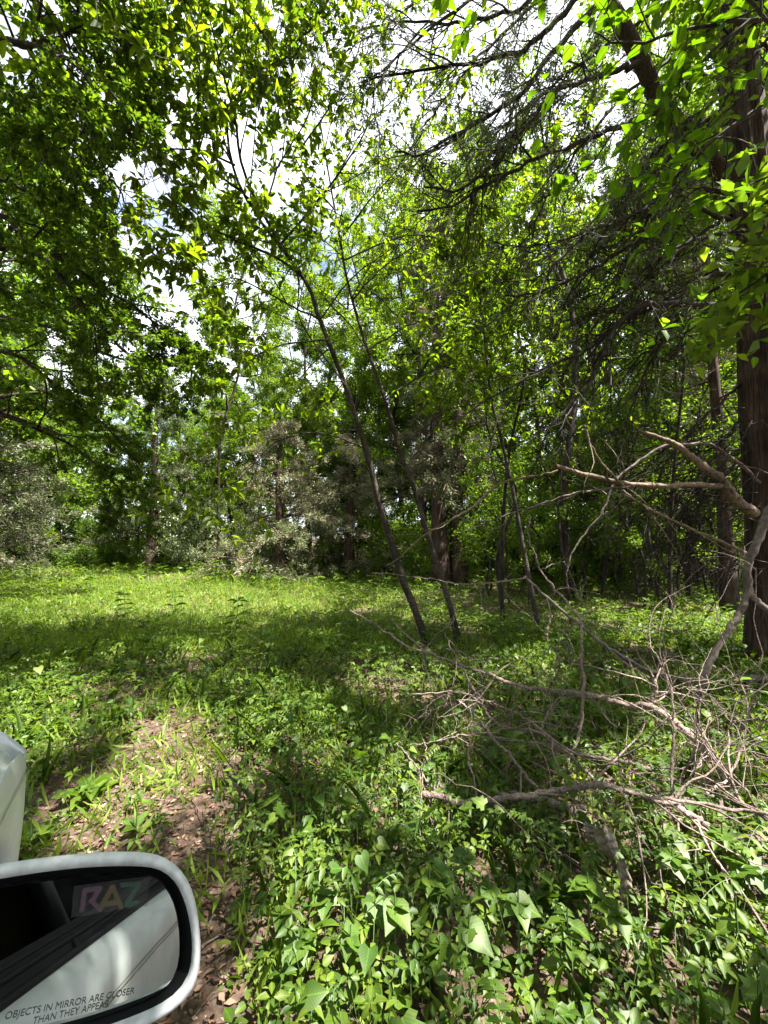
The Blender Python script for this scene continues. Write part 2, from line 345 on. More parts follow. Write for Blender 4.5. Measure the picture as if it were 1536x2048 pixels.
# ================================================================== the vehicle
HEAD = math.radians(32.4)
CF = np.array([-math.sin(HEAD), math.cos(HEAD), 0]); CR = np.array([math.cos(HEAD), math.sin(HEAD), 0])
CX = 1.12                                   # camera stands this far right of the car's centre line
car_org = -CR*CX                            # car's local origin on the ground, abreast of the camera
def wl(p):                                  # world -> car local
    d = np.asarray(p, float)-car_org; return np.array([d@CR, d@CF, d[2]])
car = empty('parked_car', car_org, 'white car with dark window seals and thin pinstripes parked on the trail', 'car', rz=HEAD)
m_paint = plain('white_paint', (.58, .61, .61), .42, coat=.15, noise=.08, nscale=30)
m_mirpaint = plain('weathered_white_paint', (.66, .69, .70), .5, noise=.30, nscale=90)
m_black = plain('black_trim', (.008, .009, .010), .8, spec=.15)
m_rubber = plain('rubber', (.008, .008, .009), .8, spec=.2)
m_glassdark = plain('dark_window', (.006, .006, .007), .5, spec=0)  # opaque near-black panes without reflection
m_mirror = plain('mirror_glass', (.55, .58, .56), .015, metal=1)
m_stripe = plain('pinstripe', (.16, .11, .07), .5)
m_print = plain('etched_lettering', (.11, .12, .12), .6, spec=.1)
m_rim = plain('grey_rim', (.35, .35, .36), .35, metal=.8)
m_seat = plain('tan_upholstery', (.16, .11, .09), .9)

def loft(name, st, mat, parent, smoothf=True, **kw):
    V = np.array(st, float); n, k = V.shape[:2]
    i = np.arange(n-1)[:, None]*k; j = np.arange(k-1)[None]
    F = np.stack([i+j, i+j+1, i+k+j+1, i+k+j], -1).reshape(-1, 4)
    return link(name, mesh_np(name, V.reshape(-1, 3), F), mat, parent, **kw)
BELT = 1.035
def side_prof(y):
    # right-hand side profile (x, z) from sill to top edge of body at station y
    top = np.interp(y, [-2.5, -2.3, -1.2, .45, .80, 1.3, 1.7, 1.95, 2.1], [.80, .93, 1.0, BELT, 1.005, .955, .90, .82, .68]); f = np.interp(y, [.8, 1.3], [0, 1])
    w = np.interp(y, [-2.5, -2.3, -1.6, -.8, .5, 1.2, 1.75, 1.98, 2.1], [.66, .78, .85, .862, .862, .855, .825, .72, .55])
    return [(w-.07, .22), (w-.015, .30), (w, .45), (w+.008, .62), (w+.004, .80), (w-.004-.004*f, top-.105-.05*f), (w-.014-.022*f, top-.06-.03*f), (w-.032-.050*f, top-.022-.018*f), (w-.052-.085*f, top)]
ysn = np.concatenate([np.linspace(-2.5, 2.1, 93)])
WH = (1.32, -1.30)
def arch(y, z):
    for c in WH:
        dd = .36**2-(y-c)**2
        if dd > 0: z = max(z, .31+math.sqrt(dd))
    return z
for sgn in (1, -1):
    st = []
    for y in ysn:
        pr = side_prof(y); zt = pr[-1][1]; lo = arch(y, pr[0][1])
        row = []
        for (x, z) in pr:
            z2 = lo+(z-pr[0][1])*(zt-lo)/(zt-pr[0][1]) if lo > pr[0][1] else z
            row.append((sgn*x, y, z2))
        st.append(row if sgn == 1 else row[::-1])
    loft('side_panel', [smooth(r_, 30) for r_ in st], m_paint, car)
    # wheels
    for c in WH:
        wt_ = Tubes(); x0 = sgn*.83; a = np.linspace(0, 2*np.pi, 33)
        ring = np.stack([np.full(33, x0-sgn*.09), c+.245*np.cos(a), .315+.245*np.sin(a)], 1); wt_.add(ring, .075, 12)
        w = wt_.build('wheel', m_rubber, car)
        w.matrix_world = w.matrix_world
        V = [(x0-sgn*.03, c, .315)]+[(x0-sgn*(.03 if i % 2 else .05), c+.19*math.cos(q), .315+.19*math.sin(q)) for i, q in enumerate(np.linspace(0, 2*np.pi, 20, endpoint=False))]
        F = [(0, 1+i, 1+(i+1) % 20, 1+(i+1) % 20) for i in range(20)]
        me = bpy.data.meshes.new('rim'); me.from_pydata(V, [], [f[:3] for f in F]); link('rim', me, m_rim, w)
# hood, roof, ends
st = []
for y in np.linspace(.78, 2.1, 24):
    p = side_prof(y)[-1]; row = []
    for t in np.linspace(-1, 1, 15): row.append((p[0]*t, y, p[1]+.05*(1-t*t)**.6))
    st.append(row)
loft('hood', st, m_paint, car)
st = []
for y in np.linspace(-2.5, -1.75, 10):
    p = side_prof(y)[-1]; st.append([(p[0]*t, y, p[1]+.04*(1-t*t)) for t in np.linspace(-1, 1, 11)])
loft('trunk_lid', st, m_paint, car)
for y0, nm in ((2.1, 'front_bumper'), (-2.5, 'rear_bumper')):
    pr = side_prof(y0); s_ = 1 if y0 > 0 else -1; st = []
    for (x, z) in pr: st.append([(x*t, y0+s_*.10*(1-t*t), z) for t in np.linspace(-1, 1, 11)])
    loft(nm, st, m_paint, car)
roofz = lambda y: np.interp(y, [-1.3, -.8, -.2, .1], [1.30, 1.39, 1.41, 1.37])
loft('roof', [[((.56 if -.9 < y < .05 else .52)*t, y, roofz(y)+.05*(1-t*t)) for t in np.linspace(-1, 1, 11)] for y in np.linspace(-1.25, .1, 12)], m_paint, car)
loft('windshield', [[(np.interp(s, [0, 1], [.74, .53])*t, np.interp(s, [0, 1], [.80, .10]), np.interp(s, [0, 1], [1.0, 1.375])+.04*(1-t*t)) for t in np.linspace(-1, 1, 9)] for s in np.linspace(0, 1, 6)], m_glassdark, car)
loft('rear_window', [[(np.interp(s, [0, 1], [.72, .50])*t, np.interp(s, [0, 1], [-1.85, -1.26]), np.interp(s, [0, 1], [.99, 1.30])+.04*(1-t*t)) for t in np.linspace(-1, 1, 9)] for s in np.linspace(0, 1, 6)], m_glassdark, car)
for sgn in (1, -1):
    def grw(y, s):   # greenhouse side surface
        zb = side_prof(y)[-1][1]; xb = side_prof(y)[-1][0]-.02
        zt = roofz(min(y, .1)) if y < .1 else np.interp(y, [.1, .8], [1.37, 1.0])
        return (sgn*(xb+(.555-xb)*s*min(1, (zt-zb)/.34)), y, zb+(zt-zb)*s)
    loft('side_window', [[grw(y, s) for s in (0, .3, .6, 1)] for y in np.linspace(-1.75, -.42, 12)], m_glassdark, car)
    if sgn == -1: loft('side_window', [[grw(y, s) for s in (0, .3, .6, 1)] for y in np.linspace(-.40, .62, 12)], m_glassdark, car)
    for ya, yb, r in ((-.40, -.42, .022),):
        t_ = Tubes(); t_.add(np.array([grw(-.41, s) for s in (0, .33, .66, 1)]), .022, 6); t_.build('door_pillar', m_black, car)
    t_ = Tubes(); t_.add(np.array([grw(y, 1) for y in np.linspace(-1.25, .75, 20)]), .018, 6); t_.build('roof_rail', m_black, car)
    # belt weatherstrip: two rubber beads along the foot of the windows
    for dz, dx, r in ((.006, -.004, .008), (.032, -.018, .006), (.046, -.026, .005)):
        t_ = Tubes(); t_.add(np.array([(sgn*(side_prof(y)[-1][0]+dx), y, side_prof(y)[-1][1]+dz) for y in np.linspace(-1.75, .72, 30)]), r, 6)
        t_.build('window_seal', m_rubber, car)
    t_ = Tubes(); st = [[(sgn*(side_prof(y)[-1][0]-.004), y, side_prof(y)[-1][1]), (sgn*(side_prof(y)[-1][0]-.030), y, side_prof(y)[-1][1]+.058)] for y in np.linspace(-1.75, .72, 30)]
    loft('window_channel', st, m_black, car)
    # twin pinstripes
    for dz in (-.004, .005):
        st = []
        for y in np.linspace(-2.2, 1.8, 60):
            p = side_prof(y); lo = arch(y, p[0][1]); zt = p[-1][1]; z = p[5][1]+dz; p = [(x_, lo+(z_-p[0][1])*(zt-lo)/(zt-p[0][1])) for x_, z_ in p]; x = np.interp(z, [q[1] for q in p], [q[0] for q in p])
            st.append([(sgn*(x+.004), y, z-.0013), (sgn*(x+.004), y, z+.0013)])
        loft('pinstripe', st, m_stripe, car)
# cabin seen through the open front window
loft('cabin_floor', [[(x, y, .42) for x in (-.78, 0, .78)] for y in (-1.7, 0, 1.0)], m_black, car)
loft('cabin_wall', [[(x, -1.2, .42), (x, -1.3, 1.28)] for x in (-.76, .76)], m_black, car)
loft('door_trim', [[(.79, y, .42), (.80, y, .7), (.785, y, 1.0), (.80, y, 1.032)] for y in np.linspace(-1.7, .75, 8)], m_black, car)
loft('dashboard', [[(x, .62, .42), (x, .55, .80), (x, .62, .95), (x, .95, .98)] for x in np.linspace(-.76, .76, 7)], m_black, car)
for xs_ in (.38, -.38):
    for (y0, z0, y1, z1) in ((-.02, .62, -.50, .60), (-.48, .62, -.72, 1.18)):
        d = np.array([0, y1-y0, z1-z0]); nrm = np.array([0, -d[2], d[1]])/np.linalg.norm(d); st = []
        for t in np.linspace(0, 1, 9):
            wq = .25*math.sin(math.pi*min(.999, .12+.76*t))**.35; st.append([(xs_+wq*math.cos(a), y0+d[1]*t+nrm[1]*.07*math.sin(a), z0+d[2]*t+nrm[2]*.07*math.sin(a)) for a in np.linspace(0, 2*np.pi, 17)])
        loft('seat', st, m_seat, car)
# door mirror --------------------------------------------------------------
n_loc = np.array([-0.14125, -0.95215, 0.27104]); n_loc /= np.linalg.norm(n_loc)
nW = CR*n_loc[0]+CF*n_loc[1]+np.array([0, 0, n_loc[2]])
r0 = ray(200, 1870); MC = r0*(.43/(r0@CF))+CAM           # centre of the glass
def hit(px, py, off=0.0):
    r = ray(px, py); c = (MC+nW*off-CAM)@nW; return wl(CAM+r*(c/(r@nW)))
glass_px = [(303,1750),(322,1765),(338,1787),(350,1815),(356,1850),(359,1890),(358,1921),(353,1950),(342,1972),(325,1986),(250,2018),(163,2048),(80,2075),(0,2094)]
outer_px = [(0,1727),(80,1715),(163,1706),(230,1702),(293,1703),(323,1709),(345,1721),(366,1742),(381,1768),(391,1797),(395,1823),(400,1856),(402,1888),(402,1920),(399,1953),(393,1976),(381,1996),(355,2018),(325,2035),(290,2056),(220,2088),(120,2118),(0,2140)]
inner_px = [(0,1760),(80,1747),(163,1737),(240,1734),(309,1735),(330,1744),(346,1758),(360,1782),(370,1808),(379,1840),(384,1875),(385,1910),(383,1945),(377,1965),(366,1980),(345,2000),(312,2020),(262,2040),(163,2076),(80,2098),(0,2114)]
gl_in_px = [(0,1777),(80,1765),(163,1756),(240,1750)]+glass_px
def outline(pxs, off):
    pts = [hit(*q, off) for q in pxs]
    # carry the outline on towards the door: top edge and bottom edge continue, closed by a rounded inner end
    a, b = pts[0], pts[1]; d = a-b; d /= np.linalg.norm(d)
    e, f = pts[-1], pts[-2]; g = e-f; g /= np.linalg.norm(g)
    # bottom edge swings back parallel to the top edge
    low = pts[-1]; gdir = unit(g*.25+d*.75)
    lowpts = [low+gdir*s for s in (.03, .06, .09)]
    toppts = [a+d*s for s in (.05, .025)]
    x_end = toppts[0]+d*.02
    mid = (toppts[0]+lowpts[-1])/2+d*.03
    loop = pts+lowpts+[mid*.5+lowpts[-1]*.5+d*.012, mid, mid*.5+toppts[0]*.5+d*.012]+toppts
    return resample(np.array(loop), 72)
def resample(P, n):
    P = np.vstack([P, P[:1]]); s = np.concatenate([[0], np.cumsum(np.linalg.norm(np.diff(P, axis=0), axis=1))]); t = np.linspace(0, s[-1], n, endpoint=False)
    Q = np.stack([np.interp(t, s, P[:, i]) for i in range(3)], 1)
    for _ in range(2): Q = .5*Q+.25*np.roll(Q, 1, 0)+.25*np.roll(Q, -1, 0)
    return Q
nL = n_loc
O = outline(outer_px, 0.0); I = outline(inner_px, 0.0); G = outline(gl_in_px, -.012)
def match(A, B):   # roll B so that its start is nearest A[0]
    k = np.argmin(np.linalg.norm(B-A[0], axis=1)); return np.roll(B, -k, 0)
ctr = O.mean(0); I = match(O, I); G = match(O, G)
mir = empty('side_mirror', (0, 0, 0), None, None); mir.parent = car; mir['label'] = 'white door mirror with black inner bezel'
def ringloft(name, rings, mat, close=False):
    st = [np.vstack([r, r[:1]]) for r in rings]; return loft(name, np.stack(st, 0)[:, :, :], mat, mir)
fw = -nL  # away from the glass, towards the front of the car
def shrink(R, s, off): c = R.mean(0); return c+(R-c)*s+fw*off
mid = (O*.45+I*.55); DN = np.array([-.1, 0, -1.])
rings = [I+fw*.012, I+fw*.003, I*.85+O*.15-fw*.0025, mid-fw*.0045, I*.22+O*.78-fw*.003, O+fw*.002+DN*.001, shrink(O, .985, .010)+DN*.006, shrink(O, .95, .022)+DN*.013, shrink(O, .87, .04)+DN*.022, shrink(O, .72, .058)+DN*.03, shrink(O, .5, .07)+DN*.034, shrink(O, .25, .076)+DN*.036, shrink(O, .01, .078)+DN*.036]
ringloft('mirror_housing', rings, m_mirpaint)
Gm = G.mean(0)
ringloft('mirror_bezel', [I+fw*.0035, I*.7+G*.3+fw*.009, I*.25+G*.75+fw*.010, G+fw*.006, G+fw*.0125], m_black)
Gs = Gm+(G-Gm)*1.004+fw*.0005
me = bpy.data.meshes.new('mirror_glass'); me.from_pydata([tuple(v) for v in Gs], [], [tuple(range(len(Gs)))]); link('mirror_glass', me, m_mirror, mir)
# mount arm from the housing to the front corner of the door
c_in = O[np.argmin(O[:, 0])]; bz = Tubes()
bz.add(smooth([c_in+fw*.05+np.array([.05, 0, -.05]), c_in+fw*.05+np.array([-.01, 0, -.055]), (side_prof(.50)[-1][0]-.02, .50, BELT-.02)], 8), np.linspace(.022, .03, 8), 12); bz.build('mirror_arm', m_mirpaint, mir)
# lettering etched on the glass
def text_mesh(txt):
    cu = bpy.data.curves.new('t', 'FONT'); cu.body = txt; cu.size = 1; ob = bpy.data.objects.new('t', cu); COL.objects.link(ob)
    bpy.context.view_layer.update(); me = bpy.data.meshes.new_from_object(ob.evaluated_get(bpy.context.evaluated_depsgraph_get()))
    bpy.data.objects.remove(ob); return me
def etch(txt, a, b, hpx, name='lettering'):
    me = text_mesh(txt); v = np.array([q.co[:] for q in me.vertices]); v[:, 0] -= v[:, 0].min(); w = v[:, 0].max(); h = .7
    A, B = hit(*a, -.0125), hit(*b, -.0125); ex = (B-A)/w; Up = hit(a[0]+hpx[0], a[1]+hpx[1], -.0125)-A; ey = Up/h
    P = A+v[:, 0:1]*ex+v[:, 1:2]*ey+nL*.00025
    for q, c in zip(me.vertices, P): q.co = c
    me.update(); me.name = name; return link(name, me, m_print, mir)
etch('OBJECTS IN MIRROR ARE CLOSER', (9, 2039), (268, 1987), (4, -15))
etch('THAN THEY APPEAR', (64, 2049), (217, 2013), (4, -15))
# clear sticker; holographic sheen of the letters RAZ painted as flat colours
def film(name, c, alpha, rough=.25):
    m, N, K = nmat(name); t = N.new('ShaderNodeBsdfTransparent'); b = N.new('ShaderNodeBsdfPrincipled'); b.inputs['Base Color'].default_value = (*c, 1); b.inputs['Roughness'].default_value = rough
    x = N.new('ShaderNodeMixShader'); x.inputs[0].default_value = alpha; K(t.outputs[0], x.inputs[1]); K(b.outputs[0], x.inputs[2]); o = N.new('ShaderNodeOutputMaterial'); K(x.outputs[0], o.inputs[0]); return m
def poly_on_glass(name, pxs, mat, lift):
    me = bpy.data.meshes.new(name); me.from_pydata([tuple(hit(*q, -.0125)+nL*lift) for q in pxs], [], [tuple(range(len(pxs)))]); return link(name, me, mat, mir)
poly_on_glass('clear_sticker', [(148,1772),(301,1751),(295,1812),(142,1835)], film('sticker_film', (.25, .25, .25), .10), .0003)
sx = lambda x, y: (x/3.657, 1650+y/3.657)
def strokes(name, lines, w, mat, lift=.0004):
    V = []; F = []
    for (a, b) in lines:
        a, b = np.array(a, float), np.array(b, float); d = (b-a)/np.linalg.norm(b-a); nn = np.array([-d[1], d[0]])*w/2; i = len(V)
        for q in (a-nn, b-nn, b+nn, a+nn): V.append(tuple(hit(*sx(*q), -.0125)+nL*lift))
        F.append((i, i+1, i+2, i+3)); lift += .00004
    me = bpy.data.meshes.new(name); me.from_pydata(V, [], F); return link(name, me, mat, mir)
strokes('sticker_letter', [((622, 470), (598, 640)), ((610, 478), (745, 462)), ((735, 455), (665, 570)), ((655, 545), (745, 625))], 36, film('sheen_purple', (.22, .13, .18), .45))
strokes('sticker_letter', [((725, 625), (830, 440)), ((820, 440), (890, 610)), ((770, 580), (880, 560))], 36, film('sheen_orange', (.22, .17, .09), .45))
strokes('sticker_letter', [((880, 440), (1030, 425)), ((1010, 440), (925, 580)), ((915, 585), (1015, 565))], 34, film('sheen_green', (.08, .19, .13), .45))

# ================================================================== HERO TREES
def hero_spec(big):
    return None
def leaf_on_tips(tips, per, size, ratio, tpl, up=0.5, spread=0.9, out=None, hang=0.0, cull=True, off=0.01):
    Q, D = tipcat(tips); Q = np.repeat(Q, per, 0); D = np.repeat(D, per, 0); K = len(Q)
    A = unit(D*.6+rng.normal(0, spread, (K, 3))*.7+np.array([0, 0, -hang])); Nr = rdir(K, up*2); S = rng.uniform(*size, K)
    Q = Q+A*off
    if cull:
        k = keep(Q); Q, A, Nr, S = Q[k], A[k], Nr[k], S[k]
    return Q, A, Nr, S, np.full(len(Q), ratio)

LEAFM = {}
def leaf_objs(Q, A, Nr, S, ratio, tpl, mat, root, key, base):
    """single leaves as parts; leaf mesh shared, unit length"""
    if key not in LEAFM:
        V, F = tpl; V = V.copy(); V[:, 0] *= ratio; me = mesh_np('leaf', V, F, np.full(len(F), .5), tpl[0]); me.materials.append(mat); LEAFM[key] = me
    me = LEAFM[key]; A = unit(A); X = unit(np.cross(A, Nr)); Z = np.cross(X, A)
    for i in range(len(Q)):
        o = bpy.data.objects.new('leaf', me); COL.objects.link(o); o.parent = root
        s = S[i]; m = Matrix(((X[i, 0]*s, A[i, 0]*s, Z[i, 0]*s, Q[i, 0]-base[0]), (X[i, 1]*s, A[i, 1]*s, Z[i, 1]*s, Q[i, 1]-base[1]), (X[i, 2]*s, A[i, 2]*s, Z[i, 2]*s, Q[i, 2]-base[2]), (0, 0, 0, 1)))
        o.matrix_basis = m
def split_largest(Q, A, Nr, S, R, n=300):
    q = to_px(Q); d = np.linalg.norm(Q-CAM, axis=1); inside = (q[:, 0] > -10) & (q[:, 0] < 1546) & (q[:, 1] > -10) & (q[:, 1] < 2058)
    app = np.where(inside, S/d, -1); idx = np.argsort(-app)[:n]; idx = idx[app[idx] > 0]; mk = np.zeros(len(Q), bool); mk[idx] = True
    return mk

def whorls(tips, n_leaf, size, cull=True):
    """clusters of long leaves radiating from twig ends"""
    Q, D = tipcat(tips); K = len(Q); Q = np.repeat(Q, n_leaf, 0); D = np.repeat(D, n_leaf, 0)
    r = rng.normal(size=(K*n_leaf, 3)); r -= D*np.sum(r*D, 1, keepdims=True); r = unit(r)
    A = unit(r*.95+D*.45+np.array([0, 0, -.25])); Nr = unit(np.array([0, 0, 1.])+rng.normal(0, .45, (len(A), 3))); S = rng.uniform(*size, len(A))
    if cull:
        k = keep(Q+A*S[:, None]*.5)|(rng.random(len(Q)) < .25); Q, A, Nr, S = Q[k], A[k], Nr[k], S[k]
    return Q, A, Nr, S, np.full(len(Q), .40)

def limb(name, pts, r0, r1, mat, root, base, sides=8, pw=1.0):
    t = Tubes(); n = len(pts); rr = r0+(r1-r0)*np.linspace(0, 1, n)**pw; t.add(pts, rr, sides); t.build(name, mat, root, base); return pts, rr

# --- two slim leaning saplings in the middle
TW = [dict(), dict(n=(8, 11), ang=(35, 70), len=(.6, 1.6), droop=.01, wig=.12, seg=6, sides=4, **{'from': .25}, rmax=.010, tip=3, t0=.4),
      dict(n=(5, 7), ang=(30, 60), len=(.2, .65), wig=.15, seg=5, sides=3, **{'from': .15}, rmax=.004, tip=3, t0=.3)]
def sapling(label, trunk_px, trunk_Y, r0, br, nleaf=4, group=None, size=(.09, .15)):
    pts = trace(trunk_px, trunk_Y, 40, .004); base = np.array([pts[0][0], pts[0][1], hgt(pts[0][0], pts[0][1])]); pts[0][2] = base[2]-.05
    root = empty('sapling', base, label, 'tree', group)
    t_ = Tubes(); n_ = len(pts); rr_ = (r0+(r0*.22-r0)*np.linspace(0, 1, n_)**.8)*(1+.7*np.exp(-np.arange(n_)*1.1))*rng.uniform(.95, 1.06, n_); t_.add(pts, rr_, 12); t_.build('trunk', M['bark_sap'], root, base)
    tb = Tubes(); tips = []
    for (bpx, bY, rr) in br:
        b = trace(bpx, bY, 14, .006); b, rad = limb('branch', b, rr, rr*.3, M['bark_sap'], root, base, 6)
        children(b, rad, 2.0, 0, TW, tb, tips)
    top = pts[22:]; children(top, np.linspace(r0*.5, r0*.22, len(top)), 2.0, 0, TW, tb, tips)
    tb.build('twigs', M['bark_sap'], root, base, kind='stuff')
    Q, A, Nr, S, R = whorls(tips, nleaf, size)
    mk = split_largest(Q, A, Nr, S, R, 290)
    leaf_objs(Q[mk], A[mk], Nr[mk], S[mk], .40, T_ELL, M['hick'], root, 'hick', base)
    m3 = split_largest(Q, A, Nr, S, R, 2200) & ~mk; m2 = ~mk & ~m3; b = Batch(); b.add(leaves(Q[m3], A[m3], Nr[m3], S[m3], R[m3], T_MID)); b.add(leaves(Q[m2], A[m2], Nr[m2], S[m2], R[m2], T_KITE)); b.build('crown', M['hick'], root, base, kind='stuff')
    print('sapling leaves', len(Q)); return root
sapling('slim dark leaning sapling, left of the middle pair, with long leaves in whorls',
        [(858,1300),(845,1260),(800,1140),(760,1010),(730,890),(690,770),(640,640),(610,560),(520,440),(465,330),(450,200)], [5.4, 5.4, 5.2, 5.0, 4.6], .060,
        [([(610,560),(560,520),(470,480),(380,440),(290,410)], [5.05,4.3], .018), ([(560,490),(490,350),(470,240),(440,120),(415,20)], [4.9,3.6], .022),
         ([(640,640),(560,600),(480,560),(420,560)], [5.1,4.9], .015), ([(560,490),(620,420),(690,330),(740,240),(750,160)], [5,4.6], .018),
         ([(690,770),(600,640),(600,560),(580,470)], [5.1,5.3], .014), ([(725,895),(650,868),(560,880),(500,930),(470,960)], [5.2,5.0], .013),
         ([(660,680),(560,690),(480,720),(410,700)], [5.1,4.6], .012), ([(500,400),(420,330),(370,250),(330,160)], [4.8,3.6], .016),
         ([(470,330),(400,300),(330,300),(280,330)], [4.7,3.7], .014), ([(455,240),(500,150),(520,60)], [4.6,4], .012), ([(520,440),(560,330),(620,220),(640,120)],[4.9,4.7],.014), ([(600,300),(680,180),(730,60),(760,-60)],[4.8,4.4],.012), ([(465,330),(420,200),(380,90),(370,-40)],[4.7,3.9],.012), ([(640,640),(700,560),(780,500),(860,470)],[5.1,5.0],.012)],
        4, 'two leaning saplings in the middle')
sapling('slim brown leaning sapling, right of the middle pair, paler bark',
        [(918,1292),(900,1210),(865,1100),(838,1010),(800,900),(770,800),(735,700),(705,600),(680,480),(660,360),(640,240)], [5.7, 5.6, 5.5, 5.4, 5.3], .048,
        [([(705,600),(760,540),(830,490),(900,440)], [5.5,5.2], .014), ([(680,480),(740,400),(800,330),(850,250)], [5.4,5.0], .014), ([(770,800),(830,760),(900,730),(960,740)], [5.5,5.8], .012),
         ([(670,420),(610,350),(570,260),(560,160)], [5.3,5.0], .012), ([(735,700),(690,640),(640,580),(600,470)], [5.4,5.6], .012), ([(800,900),(860,850),(900,770)], [5.5,5.5], .01), ([(690,520),(820,470),(940,500),(1020,560)],[5.4,5.8],.013), ([(735,700),(820,650),(920,630),(1000,670)],[5.4,5.9],.012), ([(800,900),(720,860),(650,830)],[5.5,5.7],.009), ([(662,380),(720,270),(800,190),(870,170)],[5.3,5.2],.011), ([(690,520),(640,470),(600,400),(620,300)],[5.4,5.4],.010)],
        4, 'two leaning saplings in the middle')
sapling('tall thin pale grey sapling right of the leaning pair',
        [(1078,1300),(1072,1230),(1052,1130),(1035,1030),(1010,910),(980,780),(968,660),(958,560),(950,430),(955,300)], [5.9, 6.0, 6.1, 6.2], .047,
        [([(968,660),(1030,600),(1090,560)], [6.1,5.9], .010), ([(955,520),(900,440),(860,380)], [6.1,6.3], .010), ([(980,780),(920,720),(850,690)], [6.1,6.2], .009), ([(952,430),(1020,340),(1080,300)], [6.1,6.0], .01), ([(958,560),(1060,480),(1150,450)],[6.1,6.2],.01), ([(985,800),(1050,760),(1120,740)],[6.1,6.3],.009), ([(960,620),(890,560),(830,540)],[6.1,6.3],.009)], 3)

# --- overhanging tree at the left
def left_tree():
    base = np.array([-6.2, 3.2, 0.0]); root = empty('overhanging_tree', base, 'big leafy tree at the left edge whose low branches hang into view', 'tree')
    tr = smooth([(-6.2, 3.2, -.1), (-6.1, 3.25, 2), (-6.2, 3.4, 4.5), (-6.0, 3.5, 7.5), (-5.7, 3.6, 11), (-5.4, 3.6, 14)], 24)
    limb('trunk', tr, .24, .08, M['bark_dark'], root, base, 12)
    spec = [dict(), dict(n=(13, 16), ang=(35, 65), ratio=(.24, .42), droop=-.03, wig=.12, seg=7, sides=4, plane=.45, **{'from': .12}, rmax=.012),
            dict(n=(6, 8), ang=(35, 60), ratio=(.35, .5), droop=-.05, wig=.14, seg=6, sides=3, plane=.5, **{'from': .15}, rmax=.005, tip=5, t0=.1),
            dict(n=(3, 5), ang=(30, 60), ratio=(.4, .6), droop=-.05, wig=.15, seg=4, sides=3, plane=.5, **{'from': .2}, rmax=.003, tip=6, t0=.1)]
    tb = Tubes(); tips = []
    main = [([(-420,620),(-160,520),(0,500),(80,500),(180,560),(280,620),(340,690)], [3.4,3.6,3.8,4.2], .035),
            ([(-420,620),(-150,430),(0,430),(60,490),(160,600),(240,690),(300,760)], [3.2,3.4,3.8], .035),
            ([(-420,500),(-180,60),(0,82),(70,95),(150,60),(230,100),(280,180)], [3.2,3.0,3.4], .03),
            ([(-420,560),(-100,120),(60,90),(170,150),(175,230),(140,290),(90,300)], [3.2,2.8,2.8], .022),
            ([(-420,760),(-200,700),(0,700),(100,760),(200,840),(280,930)], [3.8,4.2,5.0], .035),
            ([(-420,460),(-200,-100),(0,-60),(120,-20),(230,40),(330,60)], [3.4,3.2,3.8], .03),
            ([(-420,600),(-200,250),(0,250),(120,330),(220,360),(260,420)], [3.5,3.8,4.4], .03),
            ([(-420,700),(-200,620),(0,640),(120,660),(240,720),(350,720),(400,760)], [4.2,4.8,5.5], .03),
            ([(-420,500),(-200,150),(0,180),(130,210),(230,250),(300,300)], [4.2,4.4,5.0], .03),
            ([(-420,800),(-200,800),(0,830),(120,880),(220,950),(250,1010)], [4.2,4.8,5.4], .03),
            ([(-420,480),(-200,350),(0,360),(100,420),(200,470),(270,540)], [4.4,4.8,5.4], .03),
            ([(-420,440),(-200,-200),(0,-220),(150,-150),(250,-90),(330,-20)], [4.0,4.2,4.6], .03)]
    for k, (px, Y, r) in enumerate(main):
        b = trace(px, Y, 20, .01); b, rad = limb('branch', b, r, r*.25, M['bark_dark'], root, base, 6); children(b[5:], rad[5:], 3.0, 0, spec, tb, tips)
    tb.build('twigs', M['bark_dark'], root, base, kind='stuff')
    Q, A, Nr, S, R = leaf_on_tips(tips, 3, (.032, .060), .5, T_MID, up=.8, spread=.7)
    q = to_px(Q); s_ok = ~inpoly(q, GAP) & ~inpoly(q, [(330,-40),(700,-40),(560,120),(420,300),(330,260)])
    Q, A, Nr, S, R = Q[s_ok], A[s_ok], Nr[s_ok], S[s_ok], R[s_ok]
    # high limbs out of frame, added to shade the verge and the parked car
    hb = Tubes(); ht = []
    hs = [dict(), dict(n=(6, 8), ang=(30, 65), len=(1.2, 2.4), wig=.12, seg=6, sides=4, **{'from': .25}, rmax=.03), dict(n=(4, 6), ang=(30, 65), len=(.5, 1.1), wig=.15, seg=5, sides=3, **{'from': .2}, rmax=.01, tip=5, t0=.15)]
    for tx, ty, tz, z0 in ((-2.6, .4, 10.5, 7), (-1.6, 2.4, 11.5, 8), (-.4, 4.2, 12.5, 9), (-2.4, 5.2, 11.2, 8.5), (-1.6, -1.4, 10.5, 7.5), (.2, 1.2, 12.5, 9.5), (-3.6, 2.6, 10, 7), (-4, 4.6, 10.5, 8), (-3.4, -.6, 9.5, 7), (-.8, 2.2, 7.6, 5.5), (.6, 2.7, 8.6, 6), (-2, 2.6, 7.2, 5), (1.2, 1.6, 8.2, 6), (-.6, .6, 7.6, 5.5), (-2.2, 1.2, 7.0, 5)):
        b = smooth([(-6.0, 3.5, z0), ((tx-6)/2, (ty+3.5)/2+.2, (z0+tz)/2+.7), (tx, ty, tz)], 14); b, rad = limb('branch', b, .06, .02, M['bark_dark'], root, base, 6); children(b, rad, 3.0, 0, hs, hb, ht)
    hb.build('twigs', M['bark_dark'], root, base, kind='stuff')
    hq, hd = tipcat(ht); hq = np.repeat(hq, 9, 0); hq = hq+rng.normal(0, .13, hq.shape); hq = hq[keep(hq)]; hb = Batch(); hb.add(leaves(hq, rdir(len(hq), -.1), rdir(len(hq), .9), rng.uniform(.07, .12, len(hq)), .5, T_SMALL)); hb.build('crown', M['elm'], root, base, kind='stuff')
    print('left leaves', len(Q), 'high', len(hq))
